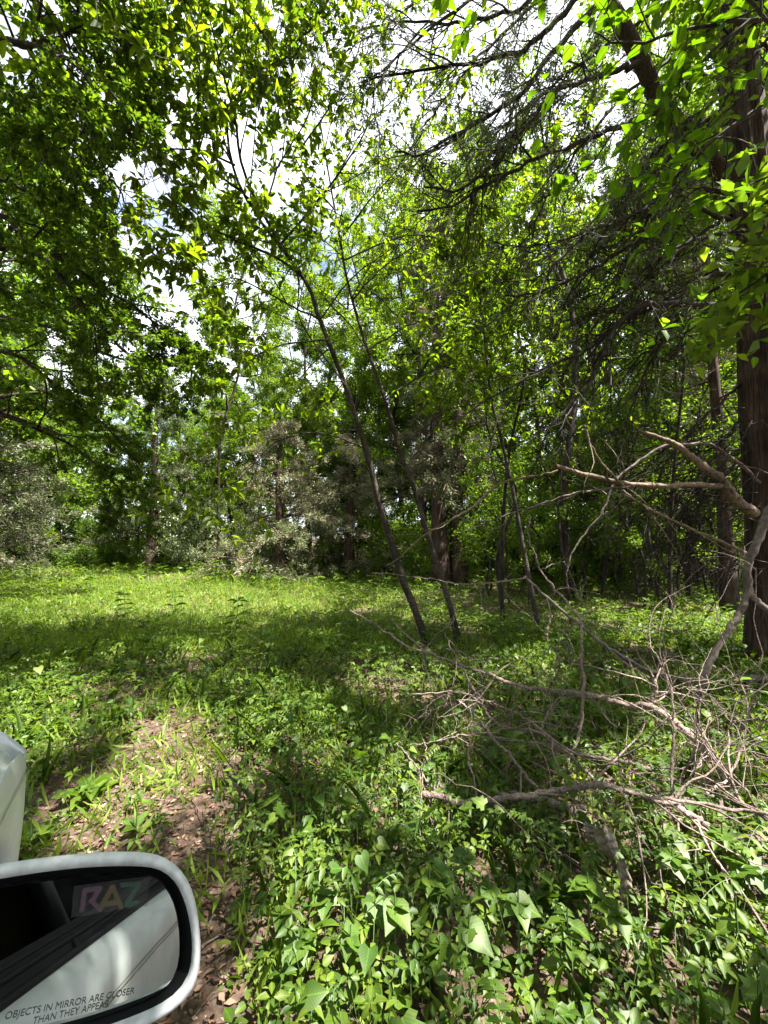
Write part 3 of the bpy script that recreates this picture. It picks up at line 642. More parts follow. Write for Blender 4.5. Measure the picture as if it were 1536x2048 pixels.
    b = Batch(); b.add(leaves(Q, A, Nr, S, R, T_SMALL)); b.build('crown', M['elm'], root, base, kind='stuff')
left_tree()

# --- big cedar on the right
def ridged_trunk(name, pts, r0, r1, mat, root, base, sides=40, lobes=7, amp=.10, flare=.0):
    n = len(pts); T = unit(np.gradient(pts, axis=0)); U = unit(np.cross(T, [0, 1., 0.01])); W = np.cross(T, U)
    a = np.linspace(0, 2*np.pi, sides, endpoint=False); ph = rng.uniform(0, 6, 4)
    V = []
    for i in range(n):
        h = i/(n-1); r = r0+(r1-r0)*h; fl = 1+flare*math.exp(-h*12)
        q = 1+amp*np.sin(lobes*a+ph[0]+2.0*h)+amp*.5*np.sin(13*a+ph[1]-3*h)+amp*.55*np.abs(np.sin(9.5*a+ph[2]+5*h+.4*math.sin(20*h)))+rng.normal(0, .012, sides)
        V.append(pts[i]+(r*fl*q)[:, None]*(U[i]*np.cos(a)[:, None]+W[i]*np.sin(a)[:, None]))
    V = np.array(V).reshape(-1, 3)-base; i = np.arange(n-1)[:, None]*sides; j = np.arange(sides)[None]; j2 = (j+1) % sides
    F = np.stack([i+j, i+j2, i+sides+j2, i+sides+j], -1).reshape(-1, 4)
    return link(name, mesh_np(name, V, F), mat, root)
c4 = lambda pts: [(900+x/2.275, y/2.275) for x, y in pts]
c8 = lambda pts: [(800+x/2.087, 750+y/2.087) for x, y in pts]
c2 = lambda pts: [(700+x/1.837, 1000+y/1.837) for x, y in pts]
def right_cedar():
    b0 = at(1560, 1340, 4.5); base = np.array([b0[0], 4.5, 0.0]); root = empty('cedar_tree', base, 'big old cedar at the right edge with shaggy bark and long drooping dead limbs', 'tree')
    tr = trace([(1562,1345),(1556,1200),(1545,1000),(1530,800),(1520,620),(1508,440),(1490,260),(1470,100),(1455,0),(1430,-160)], [4.5,4.5,4.6,4.7], 60)
    tr[0][2] = -.05
    ridged_trunk('trunk', tr, .225, .15, M['bark_cedar'], root, base, sides=56, lobes=8, amp=.13, flare=.35)
    lim = trace(c4([(1400,900),(1290,820),(1200,750),(1080,600),(960,480),(880,300),(770,90),(700,-20),(640,-200)]), [4.6,4.6,4.5,4.2,4.0], 24)
    limb('branch', lim, .115, .07, M['bark_cedar'], root, base, 14)
    spec = [dict(), dict(n=(15, 20), ang=(25, 60), len=(.35, 1.2), droop=-.05, wig=.12, seg=7, sides=4, **{'from': .12}, rmax=.012, bias=(-.3, 0, -.35)),
            dict(n=(5, 8), ang=(25, 65), len=(.15, .5), droop=-.06, wig=.17, seg=5, sides=3, **{'from': .1}, rmax=.0065, tip=1, t0=.3),
            dict(n=(1, 3), ang=(30, 60), len=(.08, .25), droop=-.05, wig=.2, seg=4, sides=3, **{'from': .1}, rmax=.004, tip=2, t0=.3)]
    tb = Tubes(); tips = []
    B = [(c4([(1270,1250),(1180,1260),(1100,1310),(980,1380),(850,1430),(740,1500),(600,1600),(400,1690),(200,1810),(0,1930)]), [4.6,4.4,4.0], .022),
         (c4([(1350,1400),(1150,1390),(1030,1385),(900,1390),(800,1440),(740,1520),(700,1600),(640,1740),(540,1850),(440,1960)]), [4.6,4.2,3.9], .035),
         (c4([(1447,1070),(1300,1060),(1180,1075),(1060,1110),(950,1170),(850,1250),(760,1330)]), [4.6,4.1], .024),
         (c4([(1350,1020),(1250,1000),(1130,950),(1000,1040),(850,1100),(700,1190),(560,1260),(400,1330),(250,1340)]), [4.6,4.3,4.0], .024),
         (c4([(1300,900),(1220,870),(1100,845),(1000,870),(900,940),(780,1000),(640,1050),(500,1180),(420,1280)]), [4.6,4.2,4.0], .028),
         (c4([(1230,380),(1200,450),(1100,600),(1000,720),(900,850),(840,980),(820,1100)]), [4.6,4.2], .018),
         (c4([(960,500),(930,510),(840,540),(700,600),(560,660),(400,720),(280,780),(150,850),(0,940),(-150,960)]), [4.1,4.0,3.9], .026),
         (c4([(860,290),(800,310),(720,330),(600,370),(500,400),(430,480),(330,600),(200,740),(60,860),(-120,850)]), [4.1,3.9,3.9], .026),
         (c4([(700,0),(600,90),(450,270),(350,400),(250,480),(120,560),(0,630),(-120,700),(-250,690)]), [4.1,4.0,4.1], .028),
         (c4([(640,-100),(520,60),(420,150),(330,230),(200,260),(100,290),(0,300),(-200,330),(-400,380)]), [4.1,4.2,4.4], .028),
         (c4([(640,-200),(450,-60),(300,40),(150,90),(0,110),(-200,100),(-420,140)]), [4.2,4.4,4.6], .024),
         (c4([(1320,1500),(1200,1500),(1100,1540),(980,1640),(900,1600),(800,1700),(700,1860)]), [4.7,4.9,5.0], .018),
         (c4([(1300,700),(1150,720),(1000,830),(900,1010),(800,1180),(720,1300),(600,1360)]), [4.7,4.9,5.0], .02),
         (c4([(1320,1150),(1240,1200),(1100,1280),(950,1330),(800,1290),(700,1240)]), [4.7,5.0,5.2], .018),
         (c4([(1290,520),(1150,560),(1000,640),(860,800),(700,960),(560,1080),(380,1120),(200,1100)]), [4.7,5.0,5.2], .02),
         ([(1430,-200),(1250,-160),(1080,-90),(940,0),(820,90),(740,190)], [4.7,4.4,4.2], .024), ([(1430,-140),(1250,-80),(1100,-10),(980,90),(880,210),(820,300)], [4.8,4.7,4.6], .022),
         ([(1440,-60),(1330,10),(1200,100),(1080,190),(960,300),(880,400)], [4.8,4.9,5.0], .022), ([(1450,60),(1350,110),(1240,200),(1150,310),(1080,420),(1040,500)], [4.8,4.6,4.5], .02),
         ([(1430,-260),(1150,-260),(900,-200),(740,-90),(640,20),(590,110)], [4.6,4.2,4.2], .022), ([(1430,-200),(1200,-200),(1000,-120),(860,-20),(760,60),(690,80)], [5.0,5.2,5.2], .022),
         ([(1460,180),(1380,240),(1290,330),(1220,440),(1180,560)], [4.7,4.4], .018), ([(1480,420),(1400,470),(1300,560),(1200,640),(1120,760)], [4.7,4.5,4.4], .02), ([(1480,560),(1400,600),(1320,690),(1270,800),(1240,900)], [4.7,4.6], .018),
         ([(1490,760),(1450,800),(1390,850),(1330,930),(1300,1010),(1290,1090)], [4.6,4.5], .014),
         ([(1500,900),(1440,960),(1380,1000),(1330,1080),(1310,1160)], [4.5,4.5], .014),
         ([(1500,820),(1420,900),(1340,890),(1280,960),(1240,1060)], [4.8,4.9], .014)]
    for px, Y, r in B:
        r *= 1.3; b = trace(px, Y, 26, .012); b, rad = limb('branch', b, r, r*.3, M['bark_dark'], root, base, 7); children(b[3:], rad[3:], 2.6, 0, spec, tb, tips)
    # dense bundle of short dead twigs hanging from the lower trunk
    for i in range(170):
        z = rng.uniform(1.1, 3.0); p = np.array([b0[0]-.22-rng.uniform(0, .5), 4.5+rng.uniform(-.35, .45), z]); d = np.array([-.7, rng.normal(0, .4), rng.uniform(-.9, .3)])
        grow(p, d/np.linalg.norm(d), rng.uniform(.4, 1.25), .007, 1, [spec[0], dict(spec[1], droop=-.06), dict(spec[2], n=(1, 3))], tb, tips)
    tb.build('twigs', M['bark_dark'], root, base, kind='stuff')
    # sparse needle sprays, upper part only
    Q, D = tipcat(tips); z = Q[:, 2]; k = (rng.random(len(Q)) < np.interp(z, [3.2, 4.5, 6], [.0, .16, .75])); Q, D = Q[k], D[k]
    NQ = 11; Q = np.repeat(Q, NQ, 0)+rng.normal(0, .03, (len(Q)*NQ, 3)); A = unit(np.repeat(D, NQ, 0)+rng.normal(0, .55, (len(Q), 3))+[0, 0, -.3]); kk = keep(Q); Q, A = Q[kk], A[kk]
    bt = Batch(); bt.add(leaves(Q, A, rdir(len(Q)), rng.uniform(.05, .10, len(Q)), .16, T_SMALL)); bt.build('crown', M['cedar'], root, base, kind='stuff'); print('cedar sprays', len(Q))
right_cedar()

# --- ovate-leaved branch hanging close overhead at the top right
def near_bough():
    base = at(1700, 100, 2.4); g0 = np.array([base[0]+.9, 2.2, 0.]); root = empty('overhead_tree', g0, 'broad-leaved tree whose glowing leaves hang close overhead at the top right', 'tree')
    limb('trunk', smooth([g0+[0, 0, -.1], g0+[.05, 0, 1.5], g0+[-.05, .1, 3.2], g0+[-.2, .1, 5.2]], 16), .09, .05, M['bark_sap'], root, g0, 10)
    spec = [dict(), dict(n=(9, 12), ang=(35, 65), len=(.3, .8), droop=-.03, wig=.1, seg=7, sides=4, plane=.5, **{'from': .05}, rmax=.006, tip=7, t0=.05)]
    tb = Tubes(); tips = []
    B = [([(1800,100),(1650,20),(1500,40),(1380,60),(1250,90),(1180,60)], [2.3,2.2,2.2], .018), ([(1800,300),(1680,220),(1560,200),(1450,260),(1380,330),(1340,400)], [2.3,2.3,2.4], .016),
         ([(1800,420),(1680,370),(1560,390),(1460,380),(1390,380),(1340,440)], [2.4,2.4,2.6], .014), ([(1800,620),(1700,590),(1600,590),(1500,610),(1430,640)], [2.6,2.6], .013),
         ([(1800,120),(1650,60),(1560,60),(1480,-20),(1380,-60),(1240,-40)], [2.0,2.0], .015), ([(1800,60),(1600,-60),(1400,-80),(1200,-60),(1000,-30),(850,-40)], [2.3,2.4,2.6], .016),
         ([(1800,220),(1640,130),(1560,110),(1500,150),(1440,130)], [2.2,2.2], .012), ([(1500,40),(1400,130),(1350,200),(1300,230)], [2.2,2.3], .010)]
    for px, Y, r in B:
        b = trace(px, Y, 16, .006); b, rad = limb('branch', b, r, r*.25, M['bark_sap'], root, g0, 6); children(b[4:], rad[4:], 1.4, 0, spec, tb, tips)
        tips.append((b[7:], unit(np.gradient(b, axis=0))[7:]))
    tb.build('twigs', M['bark_sap'], root, g0, kind='stuff')
    Q, A, Nr, S, R = leaf_on_tips(tips, 1, (.07, .125), .62, T_OVATE, up=1.3, spread=.8, cull=False, off=.02)
    kk = (keep(Q) | (rng.random(len(Q)) < .5)) & ~(inpoly(to_px(Q), [(1415,60),(1540,0),(1540,620),(1440,560)]) & (rng.random(len(Q)) < .6)); Q, A, Nr, S, R = Q[kk], A[kk], Nr[kk], S[kk], R[kk]
    mk = split_largest(Q, A, Nr, S, R, 290); print('near leaves', len(Q))
    leaf_objs(Q[mk], A[mk], Nr[mk], S[mk], .62, T_OVATE, M['near'], root, 'near', g0)
    b = Batch(); m2 = ~mk; b.add(leaves(Q[m2], A[m2], Nr[m2], S[m2], R[m2], T_OVATE)); b.build('crown', M['near'], root, g0, kind='stuff')
near_bough()

# ================================================================== DEAD BRANCHES AND LOGS
DSP = [dict(), dict(n=(5, 8), ang=(20, 60), len=(.25, .8), droop=.0, wig=.2, seg=9, sides=5, **{'from': .1}, rmax=.006, bias=(-.5, -.1, .05)),
       dict(n=(1, 3), ang=(25, 60), len=(.1, .35), droop=-.02, wig=.24, seg=6, sides=4, **{'from': .2}, rmax=.0032),
       dict(n=(0, 2), ang=(30, 60), len=(.05, .15), wig=.2, seg=4, sides=3, **{'from': .2}, rmax=.002)]
def brush(label, lines, mat, group=None, name='dead_branch', spec=DSP, cat='branch', sub=True, lift=False):
    """lines: (px list, Y, r0, r1); first line is the main stem"""
    if lift: lines = [(p_, np.array(y_)*.91, a_*.95, b_*.95) for p_, y_, a_, b_ in lines]
    first = trace(lines[0][0], lines[0][1]); base = np.array([first[-1][0], first[-1][1], hgt(first[-1][0], first[-1][1])])
    root = empty(name, base, label, cat, group); tb = Tubes(); tips = []
    for k, (px, Y, ra, rb) in enumerate(lines):
        b = trace(px, Y, max(12, len(px)*5), .004); t = Tubes(); rr = np.linspace(ra, rb, len(b))*rng.uniform(.88, 1.12, len(b)); t.add(b, rr, 8)
        t.build('main_stem' if k == 0 else 'side_branch', M[mat], root, base)
        if sub: children(b, rr, 1.0, 0, spec, tb, tips)
    if tb.g: tb.build('twigs', M[mat], root, base, kind='stuff')
    return root
brush(lift=True, label='long pale fallen limb sloping from the two saplings down to the right',
      lines=[(c2([(0,405),(110,470),(210,535),(300,565),(400,605),(500,635),(560,660),(640,690),(760,705),(860,712),(960,735),(1030,755),(1100,755),(1180,805),(1260,870),(1340,960),(1400,1070),(1390,1150)]), [3.6,3.3,3.0,2.7,2.4], .007, .027),
       (c2([(150,435),(200,490),(260,540),(310,575)]), [3.45,3.4], .003, .006), (c2([(350,490),(380,560),(430,650),(470,720)]), [3.2,3.0], .003, .006),
       (c2([(1100,755),(1120,700),(1115,650)]), [2.85,2.85], .016, .012), (c2([(740,700),(770,620),(765,570),(755,540)]), [3.0,3.0], .006, .003)], mat='deadwood')
brush(lift=True, label='tangle of pale arching twigs below the long fallen limb',
      lines=[(c2([(230,715),(330,705),(400,705),(470,740),(530,815),(600,840),(700,855),(760,905),(850,935),(1000,960),(1100,990)]), [2.9,2.7,2.6,2.5], .005, .012),
       (c2([(470,730),(560,760),(640,800),(720,860),(800,930),(900,1030)]), [2.75,2.6,2.4], .005, .009),
       (c2([(400,740),(470,800),(530,880),(600,950),(650,1020),(690,1060)]), [2.7,2.4], .006, .012),
       (c2([(370,710),(300,740),(275,770),(290,790)]), [2.75,2.8], .004, .002), (c2([(220,900),(300,890),(400,865),(500,855),(580,840)]), [2.7,2.6], .003, .006),
       (c2([(700,850),(740,760),(800,700),(870,690)]), [2.6,2.7], .005, .002)], mat='deadwood')
brush(lift=True, label='crooked dead limb lying across the vines in the right foreground',
      lines=[(c2([(270,1080),(330,1090),(400,1115),(480,1110),(560,1100),(640,1090),(720,1075),(830,1055),(930,1050),(1040,1075),(1130,1105),(1200,1130),(1290,1180),(1350,1225),(1430,1240),(1600,1250)]), [2.3,2.25,2.2,2.1,2.0,1.9], .017, .014),
       (c2([(170,895),(230,960),(300,1050),(350,1085)]), [2.6,2.35], .003, .007), (c2([(270,880),(300,980),(340,1060)]), [2.6,2.4], .003, .006),
       (c2([(1200,1130),(1280,1190),(1400,1290),(1540,1400)]), [2.05,1.8], .009, .005), (c2([(930,1050),(1100,1090),(1300,1120),(1600,1170)]), [2.1,1.9], .008, .007),
       (c2([(1180,1110),(1185,1000),(1190,850),(1180,700),(1140,600),(1120,560)]), [2.2,2.5], .010, .004),
       (c2([(1200,1130),(1260,1000),(1290,950),(1270,900)]), [2.1,2.15], .005, .002), (c2([(980,1190),(1010,1130),(1040,1110)]), [2.05,2.1], .006, .006),
       (c2([(1210,1170),(1190,1250),(1170,1330),(1200,1420),(1270,1500)]), [2.0,1.8], .005, .003), (c2([(1160,1130),(1140,1200),(1150,1330),(1100,1450)]), [2.0,1.9], .004, .003)], mat='deadwood')
brush('short thick dark log lying under the crooked limb', [(c2([(540,1085),(620,1090),(700,1100),(780,1130),(870,1155)]), [2.22,2.1], .022, .026)], 'deadgrey', name='log', cat='log', sub=False)
brush('pale wiry curved branch standing up in front of the thin grey sapling',
      [(c2([(665,60),(655,130),(680,200),(700,260),(740,310),(800,380),(850,450),(850,560),(860,700),(840,860),(800,960),(760,1040)]), [2.9,2.8,2.7,2.6], .004, .012),
       (c2([(760,330),(800,320),(830,330)]), [2.85,2.9], .004, .002), (c2([(850,480),(870,420),(875,350)]), [2.7,2.8], .003, .002), (c2([(700,260),(750,235),(790,225)]), [2.85,2.9], .003, .002)], 'deadwood', spec=[DSP[0], dict(DSP[1], n=(2, 4), len=(.1, .35)), dict(DSP[2], n=(0, 2))])
brush('dark straight fallen pole leaning down to the right behind the dead tangle',
      [(c2([(640,280),(760,390),(870,480),(960,550),(1080,620),(1180,650)]), [3.9,3.8,3.9], .010, .024)], 'deadgrey', spec=[DSP[0], dict(DSP[1], n=(2, 4))])
brush('pale log lying on the ground in front of the big cedar', [(c2([(1200,660),(1290,665),(1380,660),(1460,655),(1620,650)]), [3.75,3.6], .026, .034)], 'deadgrey', name='log', cat='log', sub=False)
brush('mossy fallen log half hidden in the ground cover behind the tangle', [(c2([(1000,560),(1060,552),(1130,560),(1190,575)]), [4.6,4.5], .03, .04)], 'mossy', name='log', cat='log', sub=False)
brush(lift=True, label='spray of thin arching white twigs at the right foreground',
      lines=[(c2([(1200,1120),(1260,1090),(1380,1030),(1440,900),(1460,760),(1430,670),(1370,610)]), [2.1,2.3,2.5], .008, .003),
       (c2([(1200,790),(1215,730),(1270,700),(1330,740),(1350,850)]), [2.5,2.4], .004, .003), (c2([(1200,690),(1260,690),(1320,720),(1370,780)]), [2.6,2.6], .003, .002),
       (c2([(1240,780),(1290,850),(1290,950),(1350,960)]), [2.3,2.3], .004, .003), (c2([(1250,840),(1330,890),(1400,900),(1480,930),(1560,970)]), [2.5,2.3], .006, .005),
       (c2([(1560,600),(1500,700),(1460,800),(1420,860)]), [2.6,2.5], .004, .005), (c2([(1040,1080),(1010,1000),(960,960)]), [2.2,2.3], .003, .002)], mat='deadwood')
brush('twisted limb leaving the frame low at the right with flaking bark',
      [([(1760,1585),(1640,1640),(1536,1690),(1470,1740),(1440,1800),(1420,1860),(1425,1930)], [1.8,1.75,1.7], .013, .008),
       ([(1440,1600),(1440,1680),(1460,1760),(1480,1850),(1560,1930)], [1.9,1.6], .010, .007), ([(1536,1640),(1480,1600),(1460,1560)], [1.8,1.95], .01, .006)], 'deadwood')
brush('forked twig with bare buds in the lower right corner', [([(1315,1850),(1280,1900),(1250,1950),(1200,1990),(1130,2030),(1060,2070)], [1.5,1.45], .009, .005),
       ([(1150,1790),(1210,1830),(1270,1830),(1320,1830)], [1.7,1.65], .004, .003), ([(1180,1860),(1200,1820),(1230,1800)], [1.6,1.65], .003, .002)], 'deadwood', spec=[DSP[0], dict(DSP[1], n=(3, 5), len=(.08, .25)), DSP[3]])
brush('smooth grey curved limb rising from the ground to the cedar at the right edge',
      [(c2([(1262,830),(1262,780),(1280,720),(1300,660),(1340,560),(1400,470),(1440,400),(1460,340),(1465,230),(1505,130),(1545,30),(1600,-80)]), [3.2,3.3,3.3,3.2], .018, .034),
       (c2([(1465,340),(1510,385),(1600,450)]), [3.3,3.2], .026, .022)], 'deadgrey', name='crooked_limb', sub=False)
brush('horizontal twig with two bare hanging shoots between the saplings',
      [(c2([(80,268),(180,275),(300,290),(370,305),(450,310),(560,300),(640,288)]), [4.6,4.6], .004, .010), (c2([(400,310),(385,390),(380,470)]), [4.6,4.6], .006, .003), (c2([(475,310),(485,380),(485,460)]), [4.6,4.6], .006, .003)], 'deadwood', spec=[DSP[0], dict(DSP[1], n=(2, 3), len=(.1, .3))])
brush('broken mossy limb jutting left from the splintered cedar stub',
      [(c8([(1340,462),(1200,458),(1100,465),(960,455),(860,435),(760,410),(650,380)]), [4.1,4.0,3.8], .030, .022),
       (c8([(770,210),(800,300),(860,390),(930,460)]), [3.9,3.9], .008, .014)], 'mossy', name='broken_limb', spec=[DSP[0], dict(DSP[1], n=(3, 4), bias=(0, 0, -.3))])
brush('splintered broken cedar stub pointing up left from the trunk',
      [(c8([(1480,580),(1400,520),(1340,440),(1290,400),(1220,345),(1150,290),(1080,262),(990,230)]), [4.25,4.1,3.9], .065, .016)], 'mossy', name='broken_limb', sub=False)
brush('long thin mossy dead branch arching down left to the leaning saplings',
      [(c8([(660,400),(580,420),(500,430),(400,465),(300,555),(200,610),(100,670),(0,760),(-60,800)]), [3.9,4.2,4.6], .014, .009)], 'mossy', spec=[DSP[0], dict(DSP[1], n=(3, 5))])
brush('dark slender dead branch below the mossy one, hanging in the shade',
      [(c8([(960,465),(820,480),(720,495),(620,530),(500,565),(400,600),(280,650)]), [3.9,4.2], .013, .006)], 'deadgrey', spec=[DSP[0], dict(DSP[1], n=(4, 6), bias=(0, 0, -.4))])
brush('pale lit dead branch running down right into the cedar trunk',
      [(c8([(930,480),(1020,550),(1130,600),(1230,650),(1330,690),(1460,755)]), [4.1,4.2], .010, .022)], 'mossy', spec=[DSP[0], dict(DSP[1], n=(4, 6), bias=(0, 0, -.4))])
brush('dark bowed branch arching over the splintered stub',
      [(c8([(700,800),(720,740),(780,650),(840,580),(900,440),(1000,360),(1100,295),(1200,290),(1300,290),(1370,340),(1430,380),(1500,450)]), [4.3,4.2,4.4], .008, .020)], 'deadgrey', spec=[DSP[0], dict(DSP[1], n=(4, 6), bias=(0, 0, -.4))])
brush('thin grey stick lying on the bare trail beside the mirror', [([(325,1700),(370,1680),(440,1645)], [1.95,2.05,2.15], .006, .004)], 'deadgrey', name='stick', cat='stick', sub=False)
brush('lichen spotted stick standing at the edge of the trail', [([(445,1720),(460,1680),(480,1640)], [1.9,2.0], .006, .005)], 'deadgrey', name='stick', cat='stick', sub=False)
brush('short broken upright stub of pale wood behind the tangle', [(c2([(720,510),(725,470),(742,425)]), [4.0,4.0], .018, .006)], 'deadwood', name='stub', cat='stub', sub=False)

# hanging dead leaves caught on a twig
def curled_leaf(name, a, b, Y, w, label):
    A, B = at(*a, Y), at(*b, Y); c = (A+B)/2; d = B-A; Ln = np.linalg.norm(d); d /= Ln
    s = np.cross(d, [0, 1, 0]); s /= np.linalg.norm(s); nz = np.cross(s, d); V = []; rows = 22; cols = 11
    for i in range(rows):
        t = i/(rows-1); ww = w*math.sin(math.pi*min(1, t*.96+.03))**.7
        for j in range(cols):
            u = (j/(cols-1)-.5)*2; cu = .7*ww*(u*u)+.016*math.sin(t*9)*abs(u)+.006*math.cos(abs(u)*5-t*34)
            V.append(A+d*(t*Ln)+s*(u*ww*(.75))+nz*(cu-.25*Ln*t*(1-t))-A)
    i = np.arange(rows-1)[:, None]*cols; j = np.arange(cols-1)[None]; F = np.stack([i+j, i+j+1, i+cols+j+1, i+cols+j], -1).reshape(-1, 4)
    o = link(name, mesh_np(name, np.array(V), F, rng.random(len(F))*.5+.3, np.array([((j_/(cols-1)-.5), i_/(rows-1), 0) for i_ in range(rows) for j_ in range(cols)])), M['deadl'], label=label, cat='leaf'); o.location = A
M['deadl'] = leaf_mat('withered_leaf', [(.08, .06, .045), (.15, .12, .09), (.24, .20, .155)], tfac=.12, trans=(1, .9, .7), gloss=.03, veins=True)
curled_leaf('dead_leaf', (1205, 1655), (1232, 1728), 1.52, .05, 'large ribbed withered leaf hanging on the dead twigs')
curled_leaf('dead_leaf', (1188, 1650), (1183, 1690), 1.58, .035, 'small crumpled withered leaf hanging left of the ribbed one')
curled_leaf('dead_leaf', (1250, 1718), (1252, 1810), 1.46, .028, 'long narrow pale withered leaf hanging straight down')

# ================================================================== WOODS BEHIND
SPB = [dict(), dict(n=20, ang=(45, 85), len=(1.6, 3.4), droop=-.01, wig=.12, seg=6, sides=4, **{'from': .22}, rmax=.05),
       dict(n=5, ang=(30, 65), ratio=(.35, .55), wig=.15, seg=5, sides=3, **{'from': .25}, rmax=.02),
       dict(n=3, ang=(30, 65), ratio=(.4, .6), wig=.15, seg=4, sides=3, **{'from': .25}, rmax=.01, tip=4, t0=.2)]
def broad_proto(h, seed, trunk_r=.13, lsz=(.08, .14), per=26, spec=SPB, name='woodland_tree', low=.22, mat='wood', site=None):
    global rng
    rng = np.random.default_rng(seed)
    root = empty(name, (0, 0, 0), None, 'tree'); tb = Tubes(); tips = []
    tr = smooth([(0, 0, -.1)]+[(rng.normal(0, .12)*i, rng.normal(0, .12)*i, h*i/5) for i in range(1, 6)], 20); rad = np.linspace(trunk_r, .03, 20)
    t = Tubes(); t.add(tr, rad, 8); t.build('trunk', M['bark_dark'], root)
    sp = [spec[0], dict(spec[1], **{'from': low}), *spec[2:]]; children(tr, rad, h, 0, sp, tb, tips)
    tb.build('branches', M['bark_dark'], root, kind='stuff')
    Q, D = tipcat(tips); Q = np.repeat(Q, per, 0); K = len(Q); Q = Q+rng.normal(0, .11, (K, 3))
    if site:
        W_ = Q+np.array([site[0], site[1], 0]); Q = Q[keep(W_) & ~inpoly(to_px(W_), GAP)]; K = len(Q)
    A = rdir(K, -.1)
    b = Batch(); b.add(leaves(Q, A, rdir(K, .8), rng.uniform(*lsz, K), .5, T_SMALL)); b.build('crown', M[mat], root, kind='stuff'); print(name, K)
    return root
def cedar_proto(h, seed, r=.2, lo=.12, n=60, per=13, dead=.35, width=2.4, mats=('cedar', 'cedardead')):
    global rng
    rng = np.random.default_rng(seed); root = empty('background_cedar', (0, 0, 0), None, 'tree'); tb = Tubes(); tips = []
    tr = smooth([(0, 0, -.1), (.05, .02, h*.3), (-.05, .08, h*.65), (.1, 0, h)], 26); rad = np.linspace(r, .03, 26)
    ridged_trunk('trunk', tr, r, .03, M['bark_cedar'], root, np.zeros(3), sides=20, lobes=5, amp=.12, flare=.35)
    sp = [dict(), dict(n=n, ang=(60, 100), len=(1, 2), droop=-.03, wig=.1, seg=7, sides=4, rmax=.03), dict(n=5, ang=(30, 60), ratio=(.25, .45), wig=.15, droop=-.03, seg=5, sides=3, plane=.5, **{'from': .2}, rmax=.01, tip=3, t0=.2),
          dict(n=3, ang=(25, 55), ratio=(.3, .5), wig=.15, seg=4, sides=3, plane=.6, **{'from': .2}, rmax=.005, tip=3, t0=.2)]
    for i in range(n):
        z = lo+(1-lo)*rng.random()**1.2; p = tr[int(z*25)]; a = rng.uniform(0, 2*np.pi); w = width*(1-z)**.7*rng.uniform(.6, 1.1)+.3
        grow(p, (math.cos(a), math.sin(a), rng.uniform(-.15, .35)), w, .03*(1-z)+.008, 1, sp, tb, tips)
    tb.build('branches', M['bark_cedar'], root, kind='stuff')
    Q, D = tipcat(tips); hor = np.linalg.norm(Q[:, :2], axis=1); dd = rng.random(len(Q)) < dead*np.clip(1.3-hor/width*1.1, .15, 1)
    for nm, m_, sel, pp in (('crown', mats[0], ~dd, per), ('dead_sprays', mats[1], dd, max(3, per//2))):
        q = np.repeat(Q[sel], pp, 0); K = len(q); q = q+rng.normal(0, .07, (K, 3)); A = unit(np.repeat(D[sel], pp, 0)+rng.normal(0, .6, (K, 3))+[0, 0, .15])
        b = Batch(); b.add(leaves(q, A, rdir(K), rng.uniform(.07, .15, K), .2, T_SMALL)); b.build(nm, M[m_], root, kind='stuff')
    print('cedar', len(Q)*per); return root
def slim_proto(h, seed, lsz=(.06, .10), dens=1.0):
    global rng
    rng = np.random.default_rng(seed)
    sp = [dict(), dict(n=9, ang=(40, 75), len=(.5, 1.5), wig=.13, seg=6, sides=4, **{'from': .2}, rmax=.012), dict(n=4, ang=(30, 60), ratio=(.35, .6), wig=.15, seg=4, sides=3, **{'from': .2}, rmax=.005, tip=int(5*dens), t0=.1)]
    root = empty('young_tree', (0, 0, 0), None, 'tree'); tb = Tubes(); tips = []
    tr = smooth([(0, 0, -.1)]+[(rng.normal(0, .10)*i, rng.normal(0, .10)*i, h*i/5) for i in range(1, 6)], 18); rad = np.linspace(.035, .008, 18)
    t = Tubes(); t.add(tr, rad, 6); t.build('trunk', M['bark_dark'], root); children(tr, rad, h, 0, sp, tb, tips); tb.build('branches', M['bark_dark'], root, kind='stuff')
    Q, D = tipcat(tips); Q = np.repeat(Q, 6, 0); K = len(Q); Q = Q+rng.normal(0, .06, (K, 3)); b = Batch(); b.add(leaves(Q, rdir(K, -.1), rdir(K, 1.), rng.uniform(*lsz, K), .5, T_SMALL)); b.build('crown', M['wood'], root, kind='stuff'); print('slim', K)
    return root
def shrub_proto(h, seed):
    global rng
    rng = np.random.default_rng(seed); root = empty('bush', (0, 0, 0), None, 'bush'); tb = Tubes(); tips = []
    sp = [dict(), dict(n=0, ang=(0, 1), len=(1, 1), wig=.12, seg=6, sides=4, rmax=.02), dict(n=5, ang=(25, 60), ratio=(.4, .7), wig=.15, seg=5, sides=3, **{'from': .1}, rmax=.008, tip=5, t0=.1)]
    for i in range(14): grow((rng.normal(0, .2), rng.normal(0, .2), -.05), unit(np.array([rng.normal(0, .5), rng.normal(0, .5), 1.])), h*rng.uniform(.6, 1.1), .014, 1, sp, tb, tips)
    tb.build('stem', M['bark_dark'], root, kind='stuff'); Q, D = tipcat(tips); Q = np.repeat(Q, 14, 0)+rng.normal(0, .12, (len(Q)*14, 3)); K = len(Q)
    b = Batch(); b.add(leaves(Q, rdir(K, -.1), rdir(K, 1.), rng.uniform(.06, .12, K), .55, T_SMALL)); b.build('crown', M['wood'], root, kind='stuff'); return root
def place(proto, used, x, y, rz, s=1.0, label=None, group=None, z=None):
    o = proto if id(proto) not in used else copy_tree(proto)
    used.add(id(proto)); o.location = (x, y, hgt(x, y) if z is None else z); o.rotation_euler = (0, 0, rz); o.scale = (s, s, s); tag(o, label, 'tree', group); return o
used = set()
